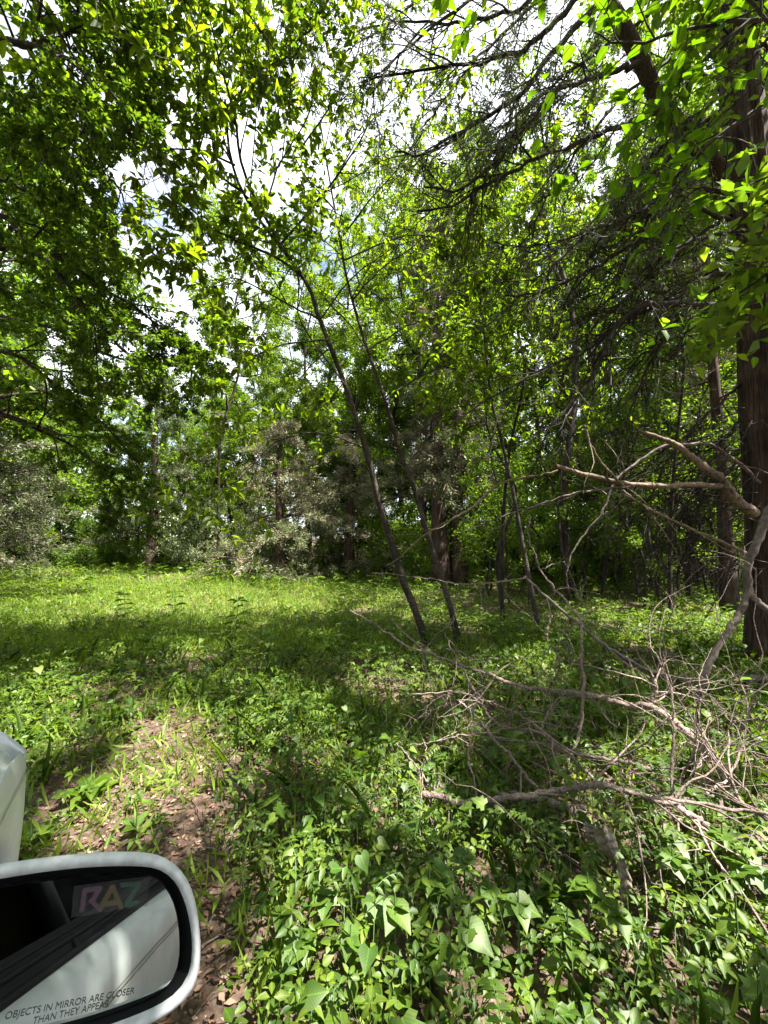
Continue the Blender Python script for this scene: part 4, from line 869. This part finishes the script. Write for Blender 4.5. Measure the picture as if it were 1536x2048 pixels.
MARKS = [(-150, 'beyond the nearest cedar at the left edge'), (60, 'by the dark cedar at the far left'), (305, 'around the dense cedar left of the clearing'), (430, 'between the dense cedar and the bushy one'), (545, 'around the bushy cedar behind the clearing'), (680, 'just left of the leaning saplings'),
         (790, 'framed between the two leaning saplings'), (895, 'close to the twin cedar trunks'), (1040, 'past the tall thin grey sapling'), (1195, 'around the slender cedar of the right woods'), (1330, 'behind the broken mossy limb'), (1450, 'near the cedar behind the big one'), (1620, 'past the right edge behind the big cedar')]
def spot(px, Y, what, i=0, pr=None):
    m = min(MARKS, key=lambda q: abs(q[0]-px))[1]; dp = 'near' if Y < 12 else ('midway' if Y < 17 else ('farther' if Y < 22 else 'farthest'))
    if what == 'bush': return f"{ {'near': 'near', 'midway': 'forward', 'farther': 'set back', 'farthest': 'rearmost'}[dp] } {('leafy', 'tall leafy', 'low leafy')[i % 3]} bush {m}"
    if what == 'young':
        x0 = min(MARKS, key=lambda q: abs(q[0]-px))[0]; sz = {id(S1): 'slender', id(S2): 'short leafy', id(S3): 'tall lanky', id(S4): 'low bushy'}[id(pr)]; sd = 'left' if px < x0-22 else ('right' if px > x0+22 else 'middle')
        return f"{ {'near': 'nearest', 'midway': 'midway', 'farther': 'distant', 'farthest': 'faint'}[dp] } {sz} young tree {m}, {sd} side"
    hh = {id(BT): 'towering', id(BU): 'tall', id(B1): 'high-crowned', id(B2): 'middling', id(B3): 'low-crowned'}.get(id(pr), 'leafy')
    return f"{hh} broad-leaved tree {m}, {dp} back"

XY = lambda px, Y: ((px-768)/FPX*Y, Y)
B1 = broad_proto(13, 101); B2 = broad_proto(11, 102, lsz=(.09, .16), per=24); B3 = broad_proto(8, 103, .08, low=.08, per=26)
SPT = [SPB[0], dict(SPB[1], n=32, len=(2, 4.2)), SPB[2], SPB[3]]; BT = broad_proto(21, 104, .2, per=19, spec=SPT, low=.12, lsz=(.10, .18)); BU = broad_proto(17, 105, .16, per=19, spec=SPT, low=.1, lsz=(.08, .15))
C1 = cedar_proto(10, 201, .26, lo=.16, n=70, per=10, dead=.12, width=3.2); C2 = cedar_proto(8, 202, .2, lo=.10, n=60, dead=.6, width=2.6); M['cedarlit'] = leaf_mat('sunlit_tone_cedar_needles', [(0.13,0.135,0.08),(0.14,0.17,0.075),(0.19,0.22,0.10)], tfac=0.3, trans=(1.1,1.2,0.7), gloss=0.02); M['cedardeadlit'] = leaf_mat('sunlit_tone_dead_needles', [(0.24,0.18,0.13),(0.38,0.30,0.23)], tfac=0.15, trans=(1,1,1), gloss=0.02)  # last two: lighter copies of the cedar colours, sunlight put into the needles
CW = cedar_proto(6.2, 206, .2, lo=.07, n=64, per=11, dead=.55, width=3.3, mats=('cedarlit', 'cedardeadlit')); C3 = cedar_proto(12, 203, .2, lo=.25, n=44, dead=.8, per=8, width=2.6)
CE = cedar_proto(12, 205, .24, lo=.3, n=46, dead=.7, per=10, width=2.4); S1 = slim_proto(5.5, 301); S2 = slim_proto(4.2, 302, dens=1.4); S3 = slim_proto(7, 303); S4 = slim_proto(2.4, 304, dens=1.6)
rng = np.random.default_rng(55)
for (pr, px, Y, s, rz, lab) in [
        (C1, 305, 18.5, 1.0, .3, 'dense grey-green cedar with a dark trunk left of the clearing'),
        (CW, 560, 14.0, .95, 1.2, 'bushy cedar with low dead twigs toned as sunlit behind the clearing'),
        (CE, 880, 12.0, 1.0, 2.2, 'tall cedar with thick brown trunk, left of a close pair'),
        (CE, 915, 12.2, .92, 4.0, 'tall cedar with thick reddish trunk, right of a close pair'),
        (CW, 700, 14.6, .9, 3.3, 'cedar with dead sprays toned as sunlit just left of the leaning saplings'),
        (C1, -20, 14.0, .9, 5.1, 'dark cedar in deep shade at the far left'),
        (C1, -75, 8.8, .85, 2.5, 'nearest cedar at the left edge with drooping dead twigs'),
        (cedar_proto(11, 204, .13, lo=.4, n=26, dead=.8, per=9, width=1.8), 1452, 7.6, .95, .8, 'cedar trunk standing just behind the big cedar'),
        (C3, 1195, 15, .9, 1.8, 'slender dark trunked cedar in the middle of the right woods'),
        (C2, 430, 22, 1.1, .1, 'cedar behind the dense one, showing over the clearing'),
        (C1, 700, 22, 1.05, 2.0, 'distant cedar showing between the leaning saplings')]:
    x, y = XY(px, Y); place(pr, used, x, y, rz, s, lab)
for (pr, px, Y, s) in [(BU,620,20.5,1),(BU,720,19,.95),(BU,800,17,.9),(BT,1000,18,1),(BU,1090,16,1),(BT,1340,14,.95),(BT,880,25,1.1),(BT,1180,24,1.1),(BT,1400,21,1.1),(B1,500,23,.9),(B1,350,21.5,.8),(B2,250,21,.75),(B1,80,19,.85),
                       (BT,660,24,1.05),(BT,760,26,1.1),(BU,860,21,1.1),(BT,950,22,1),(BT,1120,20,.95),(BT,1300,17,.95),(BT,1500,16,1),(BU,1620,10,.95),(BT,520,30,.95),(BU,420,30,.9),(BU,-60,17,1),(BT,-300,14,1),(BU,120,24,.95),(BU,1240,21,1.1),(BU,900,17.5,.9),
                       (B1,-150,20,1),(B2,30,22,1.1),(B3,130,20,.9),(B1,210,27,1.0),(B2,400,26,1.1),(B3,470,20.5,.95),(B1,560,25,1.1),(B2,640,20,.95),(B1,760,24,1.0),(B3,700,18.5,.85),
                       (B2,850,21,1.0),(B3,960,18,.95),(B1,1010,26,.9),(B3,1150,19,.9),(B1,1250,25,.85),(B2,1330,20,.75),(B3,1400,17,.85),(B2,1480,23,.9),(B1,1600,19,.9),(B3,1650,14,.9),
                       (B2,-380,16,1.1),(B1,-500,11,1.0),(B3,330,23.5,.9),(B3,30,17.5,.7),(B3,1290,15.5,.75),(B3,1040,16,.7),(B1,1800,11,.9)]:
    x, y = XY(px, Y); place(pr, used, x, y, rng.uniform(0, 6.28), s*rng.uniform(.93, 1.07), spot(px, Y, 'tree', 0, pr), 'broad-leaved trees of the woods behind')
for i in range(108):
    px = (rng.uniform(940, 1480) if i > 74 else rng.uniform(560, 1700)) if i > 14 else rng.uniform(-100, 560); Y = rng.uniform(7, 9.5) if i > 95 else rng.uniform(8.5, 19) if px > 760 else rng.uniform(16.5, 21)
    if 820 < px < 960: Y = max(Y, 13)
    x, y = XY(px, Y); pr = (S1, S2, S3, S4)[int(rng.integers(4))]; place(pr, used, x, y, rng.uniform(0, 6.28), rng.uniform(.8, 1.2), spot(px, Y, 'young', i, pr), 'young trees of the understorey')
# canopy trees; those beside and behind the camera are added for shade
CA = broad_proto(13, 111, .16, low=.3, per=20, site=(5.5, 1.5)); CB = broad_proto(13, 112, .16, per=18, low=.25, site=(8.5, 7)); CC = broad_proto(14, 113, .16, per=18, low=.2, site=(9.1, 11.5)); CD = broad_proto(12, 114, .14, per=18, low=.4, site=(3.2, -2.2))
SPK = [SPB[0], dict(SPB[1], n=18, len=(3., 6.), droop=-.03), SPB[2], SPB[3]]; KD = broad_proto(11, 124, .16, low=.3, per=20, spec=SPK, site=(-10.4, 9.6))  # KD: rooted off frame, added to shade the left of the clearing
KE = broad_proto(12, 125, .15, low=.28, per=18, site=(6.9, 5.2))  # stands off frame, added to shade the ground at the right
KA = broad_proto(14, 121, .07, low=.45, per=16, site=(-6.5, 15.2)); KB = broad_proto(14, 122, .13, low=.42, per=16, site=(1.6, 13.6)); KC = broad_proto(13, 123, .12, low=.42, per=16, site=(4.6, 9.6))
for pr, x, y, lb in ((KE, 6.9, 5.2, 'canopy tree added outside the right edge to shade the far side of the tangle'), (KD, -10.4, 9.6, 'wide-spreading tree added beyond the left edge to shade the clearing'), (KA, -6.5, 15.2, 'high-crowned tree rising between the two front cedars'), (KB, 1.6, 13.6, 'high-crowned tree right behind the twin cedar trunks'), (KC, 4.6, 9.6, 'high-crowned tree standing nearest in the right woods')): place(pr, used, x, y, 0, 1, lb)
CF_ = broad_proto(10, 115, .12, per=20, low=.34, site=(2.3, -.9))  # out of view, added to keep the parked car in shade
for pr, x, y, lb in ((CF_, 2.3, -.9, 'unseen leafy tree added behind the viewpoint to shade the parked car'), (CA, 5.5, 1.5, 'tall canopy tree added out to the right of the big cedar for shade'), (CB, 8.5, 7, 'canopy tree standing behind the big cedar at the right'), (CC, 9.1, 11.5, 'canopy tree in the right background beyond the cedars'), (CD, 3.2, -2.2, 'unseen canopy tree added behind the viewpoint on the right for shade')): place(pr, used, x, y, 0, 1, lb)
rng = np.random.default_rng(54)
for (pr, x, y, s) in [(B2,-9,7,1.2),(B1,-7.5,-3,1.2),(B2,3.5,-4,1.2),(B2,-12,11.5,1.1)]:
    place(pr, used, x, y, rng.uniform(0, 6.28), s, 'tall canopy tree added out to the side of the trail for shade', 'canopy trees added around the viewpoint for shade')
for i in range(15):
    a = math.radians(rng.uniform(140, 270)); r_ = rng.uniform(8, 15); place((BU, B1, B2, B3)[i % 4], used, math.sin(a)*r_, math.cos(a)*r_, rng.uniform(0, 6.28), 1.05, 'unseen tall canopy tree added behind the viewpoint for shade', 'canopy trees added around the viewpoint for shade')  # unseen trees added to cut the skylight from behind
# bushes along the foot of the woods
H1 = shrub_proto(1.5, 401); H2 = shrub_proto(2.3, 402); H3 = shrub_proto(1.1, 403)
M['pale'] = leaf_mat('pale_leaf', [(.09, .13, .06), (.14, .18, .10), (.20, .24, .15)], gloss=.05, rough=.35)
HP_ = shrub_proto(3.0, 404); [c.data.materials.clear() or c.data.materials.append(M['pale']) for c in HP_.children if c.name.startswith('crown')]
for i, (px, Y, sc_) in enumerate([(500, 15.6, 1.0), (380, 17.0, .9)]):
    x, y = XY(px, Y); o = place(HP_, used, x, y, i*2., sc_, ['shrub with pale silvery leaves between the two front cedars', 'pale-leaved shrub just right of the dense cedar'][i]); tag(o, cat='shrub')
rng = np.random.default_rng(56)
for i in range(125):
    px = rng.uniform(-150, 1700); Y = rng.uniform(17.5, 26) if px < 760 else rng.uniform(13, 25)
    x, y = XY(px, Y); place((H1, H2, H3)[i % 3], used, x, y, rng.uniform(0, 6.28), rng.uniform(.8, 1.2), spot(px, Y, 'bush', i), 'bushes at the foot of the woods')
# far wood: one mass of foliage closing the view
K = 36000; th = rng.uniform(-1.15, 1.15, K); TH = np.interp(th, [-.75, -.62, -.5, -.3, -.15, .2, .35], [12, 8, 8, 11, 18, 17, 11]); R_ = rng.uniform(27, 42, K); z = rng.random(K)**1.1*TH*(1-.35*np.clip(np.sin(th*17)+np.sin(th*41+1), 0, 1)); P = np.stack([np.sin(th)*R_, np.cos(th)*R_, z], 1)
b = Batch(); b.add(leaves(P, rdir(K), rdir(K, .6), rng.uniform(.2, .45, K), .6, T_SMALL)); b.build('distant_woods', M['wood'], kind='stuff', label='dense green mass of far woodland closing the view', cat='woods')

# ================================================================== GROUND COVER
rng = np.random.default_rng(77)
BARE = [(-200,1760),(40,1690),(60,1600),(170,1550),(240,1480),(330,1425),(430,1420),(440,1500),(430,1570),(470,1660),(480,1760),(470,1900),(500,2048),(560,2300),(-200,2400)]
def scatter(n, y0, y1, power=1.0, margin=.8):
    t = rng.random(n)**power; y = y0+(y1-y0)*t; x = rng.uniform(-1, 1, n)*(y*1.08+margin); return np.stack([x, y, hgt(x, y)], 1)
def patchy(P, f, seed=0): return .5+.25*(np.sin(P[:, 0]*f+seed+1.3*np.sin(P[:, 1]*f*.8))+np.sin(P[:, 1]*f*1.2+seed*2+1.1*np.sin(P[:, 0]*f*.7)))
def bare_w(P): return inpoly(to_px(P)+rng.normal(0, 14, (len(P), 2)), BARE)
def cardist(P):
    d = P-car_org; return (np.abs(d@CR) < .8) & (np.abs(d@CF) < 2.4)
# grass
b = Batch()
for n, y0, y1, ln, wd, tp in ((34000, 3.2, 7.5, (.07, .2), .05, T_BLADE1), (60000, .5, 6, (.05, .16), .045, T_BLADE1), (80000, 5, 13, (.06, .19), .06, T_BLADE1), (50000, 12, 26, (.09, .24), .13, T_BLADE1)):
    P = scatter(n, y0, y1, .85); q = to_px(P); dens = np.where(y0 > 4, np.interp(q[:, 0], [600, 950], [1, .22]), .5*patchy(P, 2.2, 3)**1.5*2)
    dens = np.where(bare_w(P), .36*patchy(P, 5, 2)*2, dens); k = (rng.random(n) < dens) & ~cardist(P); P = P[k]; m = len(P)
    A = unit(rng.normal(0, .75, (m, 3))+[0, 0, .85]); A[:, 2] = np.abs(A[:, 2]); Nr = rdir(m)
    b.add(leaves(P, A, Nr, rng.uniform(*ln, m), wd, tp))
b.build('grass', M['grass'], kind='stuff', label='soft green grass over the clearing and the trail edges', cat='grass')
# low leafy herbs: rosettes of leaflets on short stalks
def rosettes(P, h, nl, size, ratio, tpl, tilt=.35, up=.8):
    m = len(P); hh = rng.uniform(*h, m); lean = rng.normal(0, .25, (m, 3)); lean[:, 2] = 1; C = P+unit(lean)*hh[:, None]
    a0 = rng.uniform(0, 6.28, m); idx = np.repeat(np.arange(m), nl); a = a0[idx]+np.tile(np.arange(nl)*2*np.pi/nl, m)+rng.normal(0, .25, m*nl)
    A = np.stack([np.cos(a), np.sin(a), rng.normal(.05, tilt, m*nl)], 1); Nr = unit(np.array([0, 0, 1.])+rng.normal(0, .3, (m*nl, 3)))
    sc = rng.uniform(.7, 1.2, m)[idx]; S = rng.uniform(*size, m*nl)*sc; t = np.clip(rng.random(m)[idx]+rng.normal(0, .12, m*nl), 0, 1)
    return leaves(C[idx]+unit(A)*.006, A, Nr, S, ratio, tpl, t), C
b = Batch(); stems = Tubes()
for n, y0, y1, h, nl, sz, ra, tp, seed in (
        (2000, .5, 2.1, (.03, .17), 3, (.024, .046), .62, T_OVATE, 1), (1500, .5, 2.3, (.05, .24), 5, (.02, .042), .55, T_MID, 2), (1000, .5, 2.3, (.08, .26), 4, (.026, .048), .5, T_MID, 8),
        (4200, 1.8, 4, (.03, .18), 5, (.024, .05), .6, T_KITE, 3), (9000, 2.8, 7, (.04, .22), 4, (.03, .062), .6, T_KITE, 4),
        (9000, 5, 13, (.05, .3), 4, (.05, .10), .5, T_SMALL, 5), (9000, 10, 26, (.08, .45), 4, (.09, .17), .5, T_SMALL, 6)):
    P = scatter(n, y0, y1, .8); q = to_px(P); gr = np.where((q[:, 0] < 660) & (P[:, 1] > 5) & (P[:, 1] < 15), .42, 1.0); de = np.clip(patchy(P, 2.4, seed)*1.9, .14, 1)*gr
    de = np.where(bare_w(P), .08, de); k = (rng.random(n) < de) & ~cardist(P); P = P[k]; r_, C = rosettes(P, h, nl, sz, ra, tp); b.add(r_)
    if y0 < 3:
        for p_, c_ in zip(P[:700], C[:700]): stems.add(np.array([p_, (p_+c_)/2+[.006, 0, 0], c_]), .0016, 3)
# pinnate sprays: paired leaflets along an arching rachis
P = scatter(700, .9, 6.5, .9); q = to_px(P); P = P[(q[:, 0] > 480) & ~bare_w(P)]
for p in P:
    a = rng.uniform(0, 6.28); d = np.array([math.cos(a), math.sin(a), 0]); sd = np.array([-d[1], d[0], 0]); h0 = rng.uniform(.08, .34); ln = rng.uniform(.10, .20); n_ = int(rng.integers(4, 7)); t = np.linspace(.15, 1, n_)
    C = p+np.array([0, 0, h0])+d*(t*ln)[:, None]+np.array([0, 0, 1])*(.25*t*(1-t)*ln-.15*ln*t*t)[:, None]; tt = np.clip(rng.random()+rng.normal(0, .08, 2*n_), 0, 1)
    A = np.concatenate([np.tile(sd*.9+d*.35+[0, 0, -.15], (n_, 1)), np.tile(-sd*.9+d*.35+[0, 0, -.15], (n_, 1))]); b.add(leaves(np.concatenate([C, C]), A, unit(np.array([0, 0, 1.])+rng.normal(0, .12, (2*n_, 3))), ln*.24, .5, T_MID, tt))
    stems.add(np.vstack([p, C]) if n_ > 0 else C, .0015, 3)
# strap-like arching blades
P = scatter(1300, .6, 5, .9); P = P[~bare_w(P)]; m = len(P); b.add(leaves(P+[0, 0, .02], unit(rng.normal(0, .5, (m, 3))+[0, 0, .9]), rdir(m), rng.uniform(.10, .28, m), .026, T_BLADE))
b.build('leafy_ground_cover', M['herb'], kind='stuff', label='low leafy herbs carpeting the forest floor', cat='ground cover')
stems.build('herb_stalks', M['stem'], kind='stuff', label='thin green stalks under the low herbs', cat='stalks')
# trailing vine leaves
b = Batch()
for n, y0, y1, sz, tp, ra, hh in ((800, .55, 3.2, (.03, .07), T_HEART, .95, (.05, .30)), (260, .6, 2.6, (.05, .09), T_LOBED, 1.15, (.08, .32)), (1000, 2.8, 6.5, (.045, .09), T_HEART, .9, (.05, .35))):
    P = scatter(n, y0, y1, .9); q = to_px(P); de = np.where(q[:, 0] > 520, 1, .2)*np.clip(patchy(P, 2.6, 9)*1.8, .15, 1); de = np.where(bare_w(P), .0, de); k = (rng.random(n) < de) & ~cardist(P); P = P[k]; m = len(P)
    a = rng.uniform(0, 6.28, m); A = np.stack([np.cos(a), np.sin(a), rng.normal(-.35, .3, m)], 1); Q = P+np.stack([np.zeros(m), np.zeros(m), rng.uniform(*hh, m)], 1)
    b.add(leaves(Q, A, unit(np.array([0, -.15, 1.])+rng.normal(0, .32, (m, 3))), rng.uniform(*sz, m), ra, tp))
b.build('vine_leaves', M['vine'], kind='stuff', label='broad heart-shaped and lobed vine leaves in the foreground', cat='vines')
# leaf litter
P = np.concatenate([scatter(15000, .4, 7, .8, 1.2), (lambda q: q[bare_w(q)])(scatter(26000, .4, 4.5, .9, 1.2))]); P[:, 2] += .006+rng.random(len(P))*.014; m = len(P); a = rng.uniform(0, 6.28, m)
b = Batch(); b.add(leaves(P, np.stack([np.cos(a), np.sin(a), rng.normal(0, .15, m)], 1), unit(np.array([0, 0, 1.])+rng.normal(0, .35, (m, 3))), rng.uniform(.010, .042, m)*np.where(rng.random(m) < .4, .55, 1), .5, T_SMALL))
b.build('leaf_litter', M['dead'], kind='stuff', label='dry brown leaf litter scattered on the floor', cat='leaf litter')
# fallen twigs on the ground
t = Tubes(); P = scatter(500, .6, 8, .8)
for p in P:
    a = rng.uniform(0, 6.28); l = rng.uniform(.05, .35); d = np.array([math.cos(a)*l, math.sin(a)*l, 0]); t.add(np.array([p+[0, 0, .012], p+d*.5+rng.normal(0, .01, 3)+[0, 0, .02], p+d+[0, 0, .014]]), rng.uniform(.0012, .004), 4)
t.build('twig_litter', M['deadgrey'], kind='stuff', label='small fallen twigs strewn over the floor', cat='twigs')

# ---- individual plants, each leaf a part
def plant(name, label, g, kind, h, nl, size, group=None, cat='plant', ratio=.45, tpl=T_OVATE, mat='herb', key=None, lean=(0, 0), droopa=0.0):
    root = empty(name, g, label, cat, group); pts = smooth([(0, 0, -.01), (lean[0]*.3, lean[1]*.3, h*.5), (lean[0], lean[1], h)], 8)
    t = Tubes(); t.add(pts, np.linspace(.004, .002, 8)*(1+h), 5); t.build('stem', M['stem'], root)
    Q, A, Nn, S = [], [], [], []; a0 = rng.uniform(0, 6.28)
    for i in range(nl):
        if kind == 'rosette': tt = rng.uniform(.05, .35); up = rng.uniform(.3, .9); a = a0+i*2.4
        elif kind == 'top': tt = rng.uniform(.85, 1); up = rng.uniform(-.05, .35); a = a0+i*2*math.pi/nl
        else: tt = .25+.75*(i//2)/max(1, (nl//2)-1+1e-6) if nl > 2 else 1; up = rng.uniform(-.1, .35)+.5*max(0, tt-.8); a = a0+(i % 2)*math.pi+(i//2)*1.57
        tt = min(tt, 1.); j = min(int(tt*7), 7); Q.append(pts[j]); A.append((math.cos(a), math.sin(a), up-droopa)); Nn.append(np.array([0, 0, 1.])+rng.normal(0, .2, 3)); S.append(rng.uniform(*size)*(1-.25*max(0, tt-.6)))
    leaf_objs(np.array(Q), np.array(A, float), np.array(Nn), np.array(S), ratio, tpl, M[mat], root, key or (name+mat), np.zeros(3))
    return root
for (x, y, h, nl, sz, lab) in [(180,1600,.16,7,(.12,.17),'broad-leaved plant on the bare trail left, its leaves catching the sun'),(272,1668,.10,6,(.07,.10),'small upright plant just above the mirror on the trail'),
        (60,1690,.10,7,(.09,.14),'low plant with drooping dark leaves beside the car fender'),(165,1420,.18,8,(.10,.16),'broad-leaved plant at the left where the trail begins'),(225,1450,.16,8,(.10,.15),'large leafy rosette right of the first one on the left verge'),
        (70,1400,.18,8,(.10,.17),'spreading rosette near the left edge'),(232,1355,.15,7,(.10,.16),'bright leafy rosette in the middle of the left verge'),(110,1320,.2,8,(.12,.18),'tall rosette among herbs at the left edge'),
        (435,1335,.12,6,(.09,.13),'pale leafed plant at the edge of the sunlit grass'),(30,1500,.15,7,(.1,.15),'shaded rosette beside the white fender'),(300,1300,.2,7,(.11,.16),'leafy plant below the sunlit patch'),(20,1330,.2,8,(.12,.18),'shaded rosette at the very left of the verge'),(150,1265,.22,8,(.12,.2),'broad dark rosette at the upper left of the verge'),
        (30,1235,.25,8,(.14,.2),'large-leaved clump in the shade at the left edge of the clearing'),(90,1480,.15,7,(.1,.15),'rosette between the fender and the trail'),(370,1385,.12,6,(.08,.12),'small rosette at the far end of the bare trail')]:
    plant('broadleaf_plant', lab, gnd(x, y), 'rosette', h*1.3, nl+1, (sz[0]*1.2, sz[1]*1.25), 'broad-leaved plants along the left verge', ratio=.42, tpl=T_ELL, key='broad')
for (x, y, h, nl, lab) in [(470,1290,.62,14,'tall weed standing alone against the sunlit grass'),(385,1172,.7,16,'whorled weed at the left of the clump behind the sunlit grass'),(430,1170,.75,16,'tallest whorled weed of the clump at the wood edge'),
        (350,1235,.5,12,'weed with pointed leaves left of the tall one'),(250,1250,.5,12,'slender weed at the left side of the clearing'),(520,1176,.6,14,'weed in front of the bushy cedar'),(640,1200,.55,12,'weed left of the leaning saplings'),
        (690,1215,.5,12,'pale weed close to the leaning saplings'),(180,1200,.55,12,'weed in the shaded left side of the clearing'),(115,1215,.5,12,'dark weed near the left edge of the clearing'),(560,1190,.5,14,'short weed by the cedar foot')]:
    plant('weed', lab, gnd(x, y), 'alt', h*1.15, nl+2, (.15, .24), 'tall weeds around the clearing', ratio=.30, tpl=T_ELL, key='weed', lean=(rng.normal(0, .04), rng.normal(0, .04)))
HP = [(790,1990,'heart'),(880,2010,'heart'),(940,2030,'heart'),(1100,1850,'heart'),(1180,1900,'heart'),(1330,1760,'lobed'),(1380,1680,'lobed'),(1240,1960,'heart'),(1420,1900,'ell'),(1480,1960,'ell'),(700,2030,'heart'),(600,2000,'heart'),
      (1040,1960,'heart'),(980,1890,'heart'),(860,1900,'heart'),(1350,1830,'lobed'),(1300,1990,'ell'),(1500,1850,'lobed'),(650,1900,'heart'),(560,1940,'heart'),(760,1860,'heart'),(1140,2010,'ell'),(1450,1780,'lobed'),(930,1830,'heart')]
WH_ = {'heart': 'heart-leaved', 'lobed': 'lobed-leaved', 'ell': 'oval-leaved'}
def where(x, y):
    best = None
    v = 'at the very bottom' if y > 1980 else ('low' if y > 1880 else 'higher up')
    hpos = 'left of centre' if x < 700 else ('at the middle' if x < 950 else ('right of centre' if x < 1200 else ('towards the right edge' if x < 1400 else 'at the right edge')))
    return f'{v} {hpos}'
cnt = {}
for i, (x, y, kd) in enumerate(HP):
    tp, ra, mt = {'heart': (T_HEART, .95, 'vine'), 'lobed': (T_LOBED, 1.15, 'vine'), 'ell': (T_ELL, .55, 'herb')}[kd]
    lab = f'{WH_[kd]} foreground plant {where(x, y)}'
    if lab in cnt: cnt[lab] += 1; lab += [' with wide leaves', ' with fewer leaves', ' in dense vines', ' in broken shade'][min(cnt[lab]-1, 3)]
    else: cnt[lab] = 0
    plant(f'{kd if kd != "ell" else "oval"}_leaved_plant', lab, gnd(x, y), 'top' if kd != 'ell' else 'alt', rng.uniform(.16, .30), int(rng.integers(4, 7)) if kd != 'ell' else 8, (.055, .10) if kd != 'lobed' else (.09, .14), 'large-leaved plants of the near foreground', ratio=ra, tpl=tp, mat=mt, key='hp'+kd, droopa=.45)
# small fern-like frond standing in the foreground
def frond(x, y, label):
    g = gnd(x, y); root = empty('fern', g, label, 'fern'); pts = smooth([(0, 0, 0), (.02, -.02, .12), (.05, -.05, .22), (.09, -.08, .26)], 14); t = Tubes(); t.add(pts, np.linspace(.003, .001, 14), 5); t.build('stem', M['stem'], root)
    Q = []; A = []; S = []
    for i in range(3, 14):
        for s in (1, -1): Q.append(pts[i]); A.append((s*.9, .3, .1)); S.append(.05*(1-.06*(i-3)))
    leaf_objs(np.array(Q), np.array(A, float), np.tile([0, -.4, 1.], (len(Q), 1)), np.array(S), .35, T_ELL, M['herb'], root, 'fern', np.zeros(3))
frond(875, 1840, 'small feathery fern frond among the foreground vines'); frond(1190, 1560, 'feathery fern frond under the dead tangle'); frond(1260, 1500, 'fern frond in the deep shade right of the tangle')
print('tris', sum(len(o.data.polygons) for o in bpy.data.objects if o.type == 'MESH')*2)
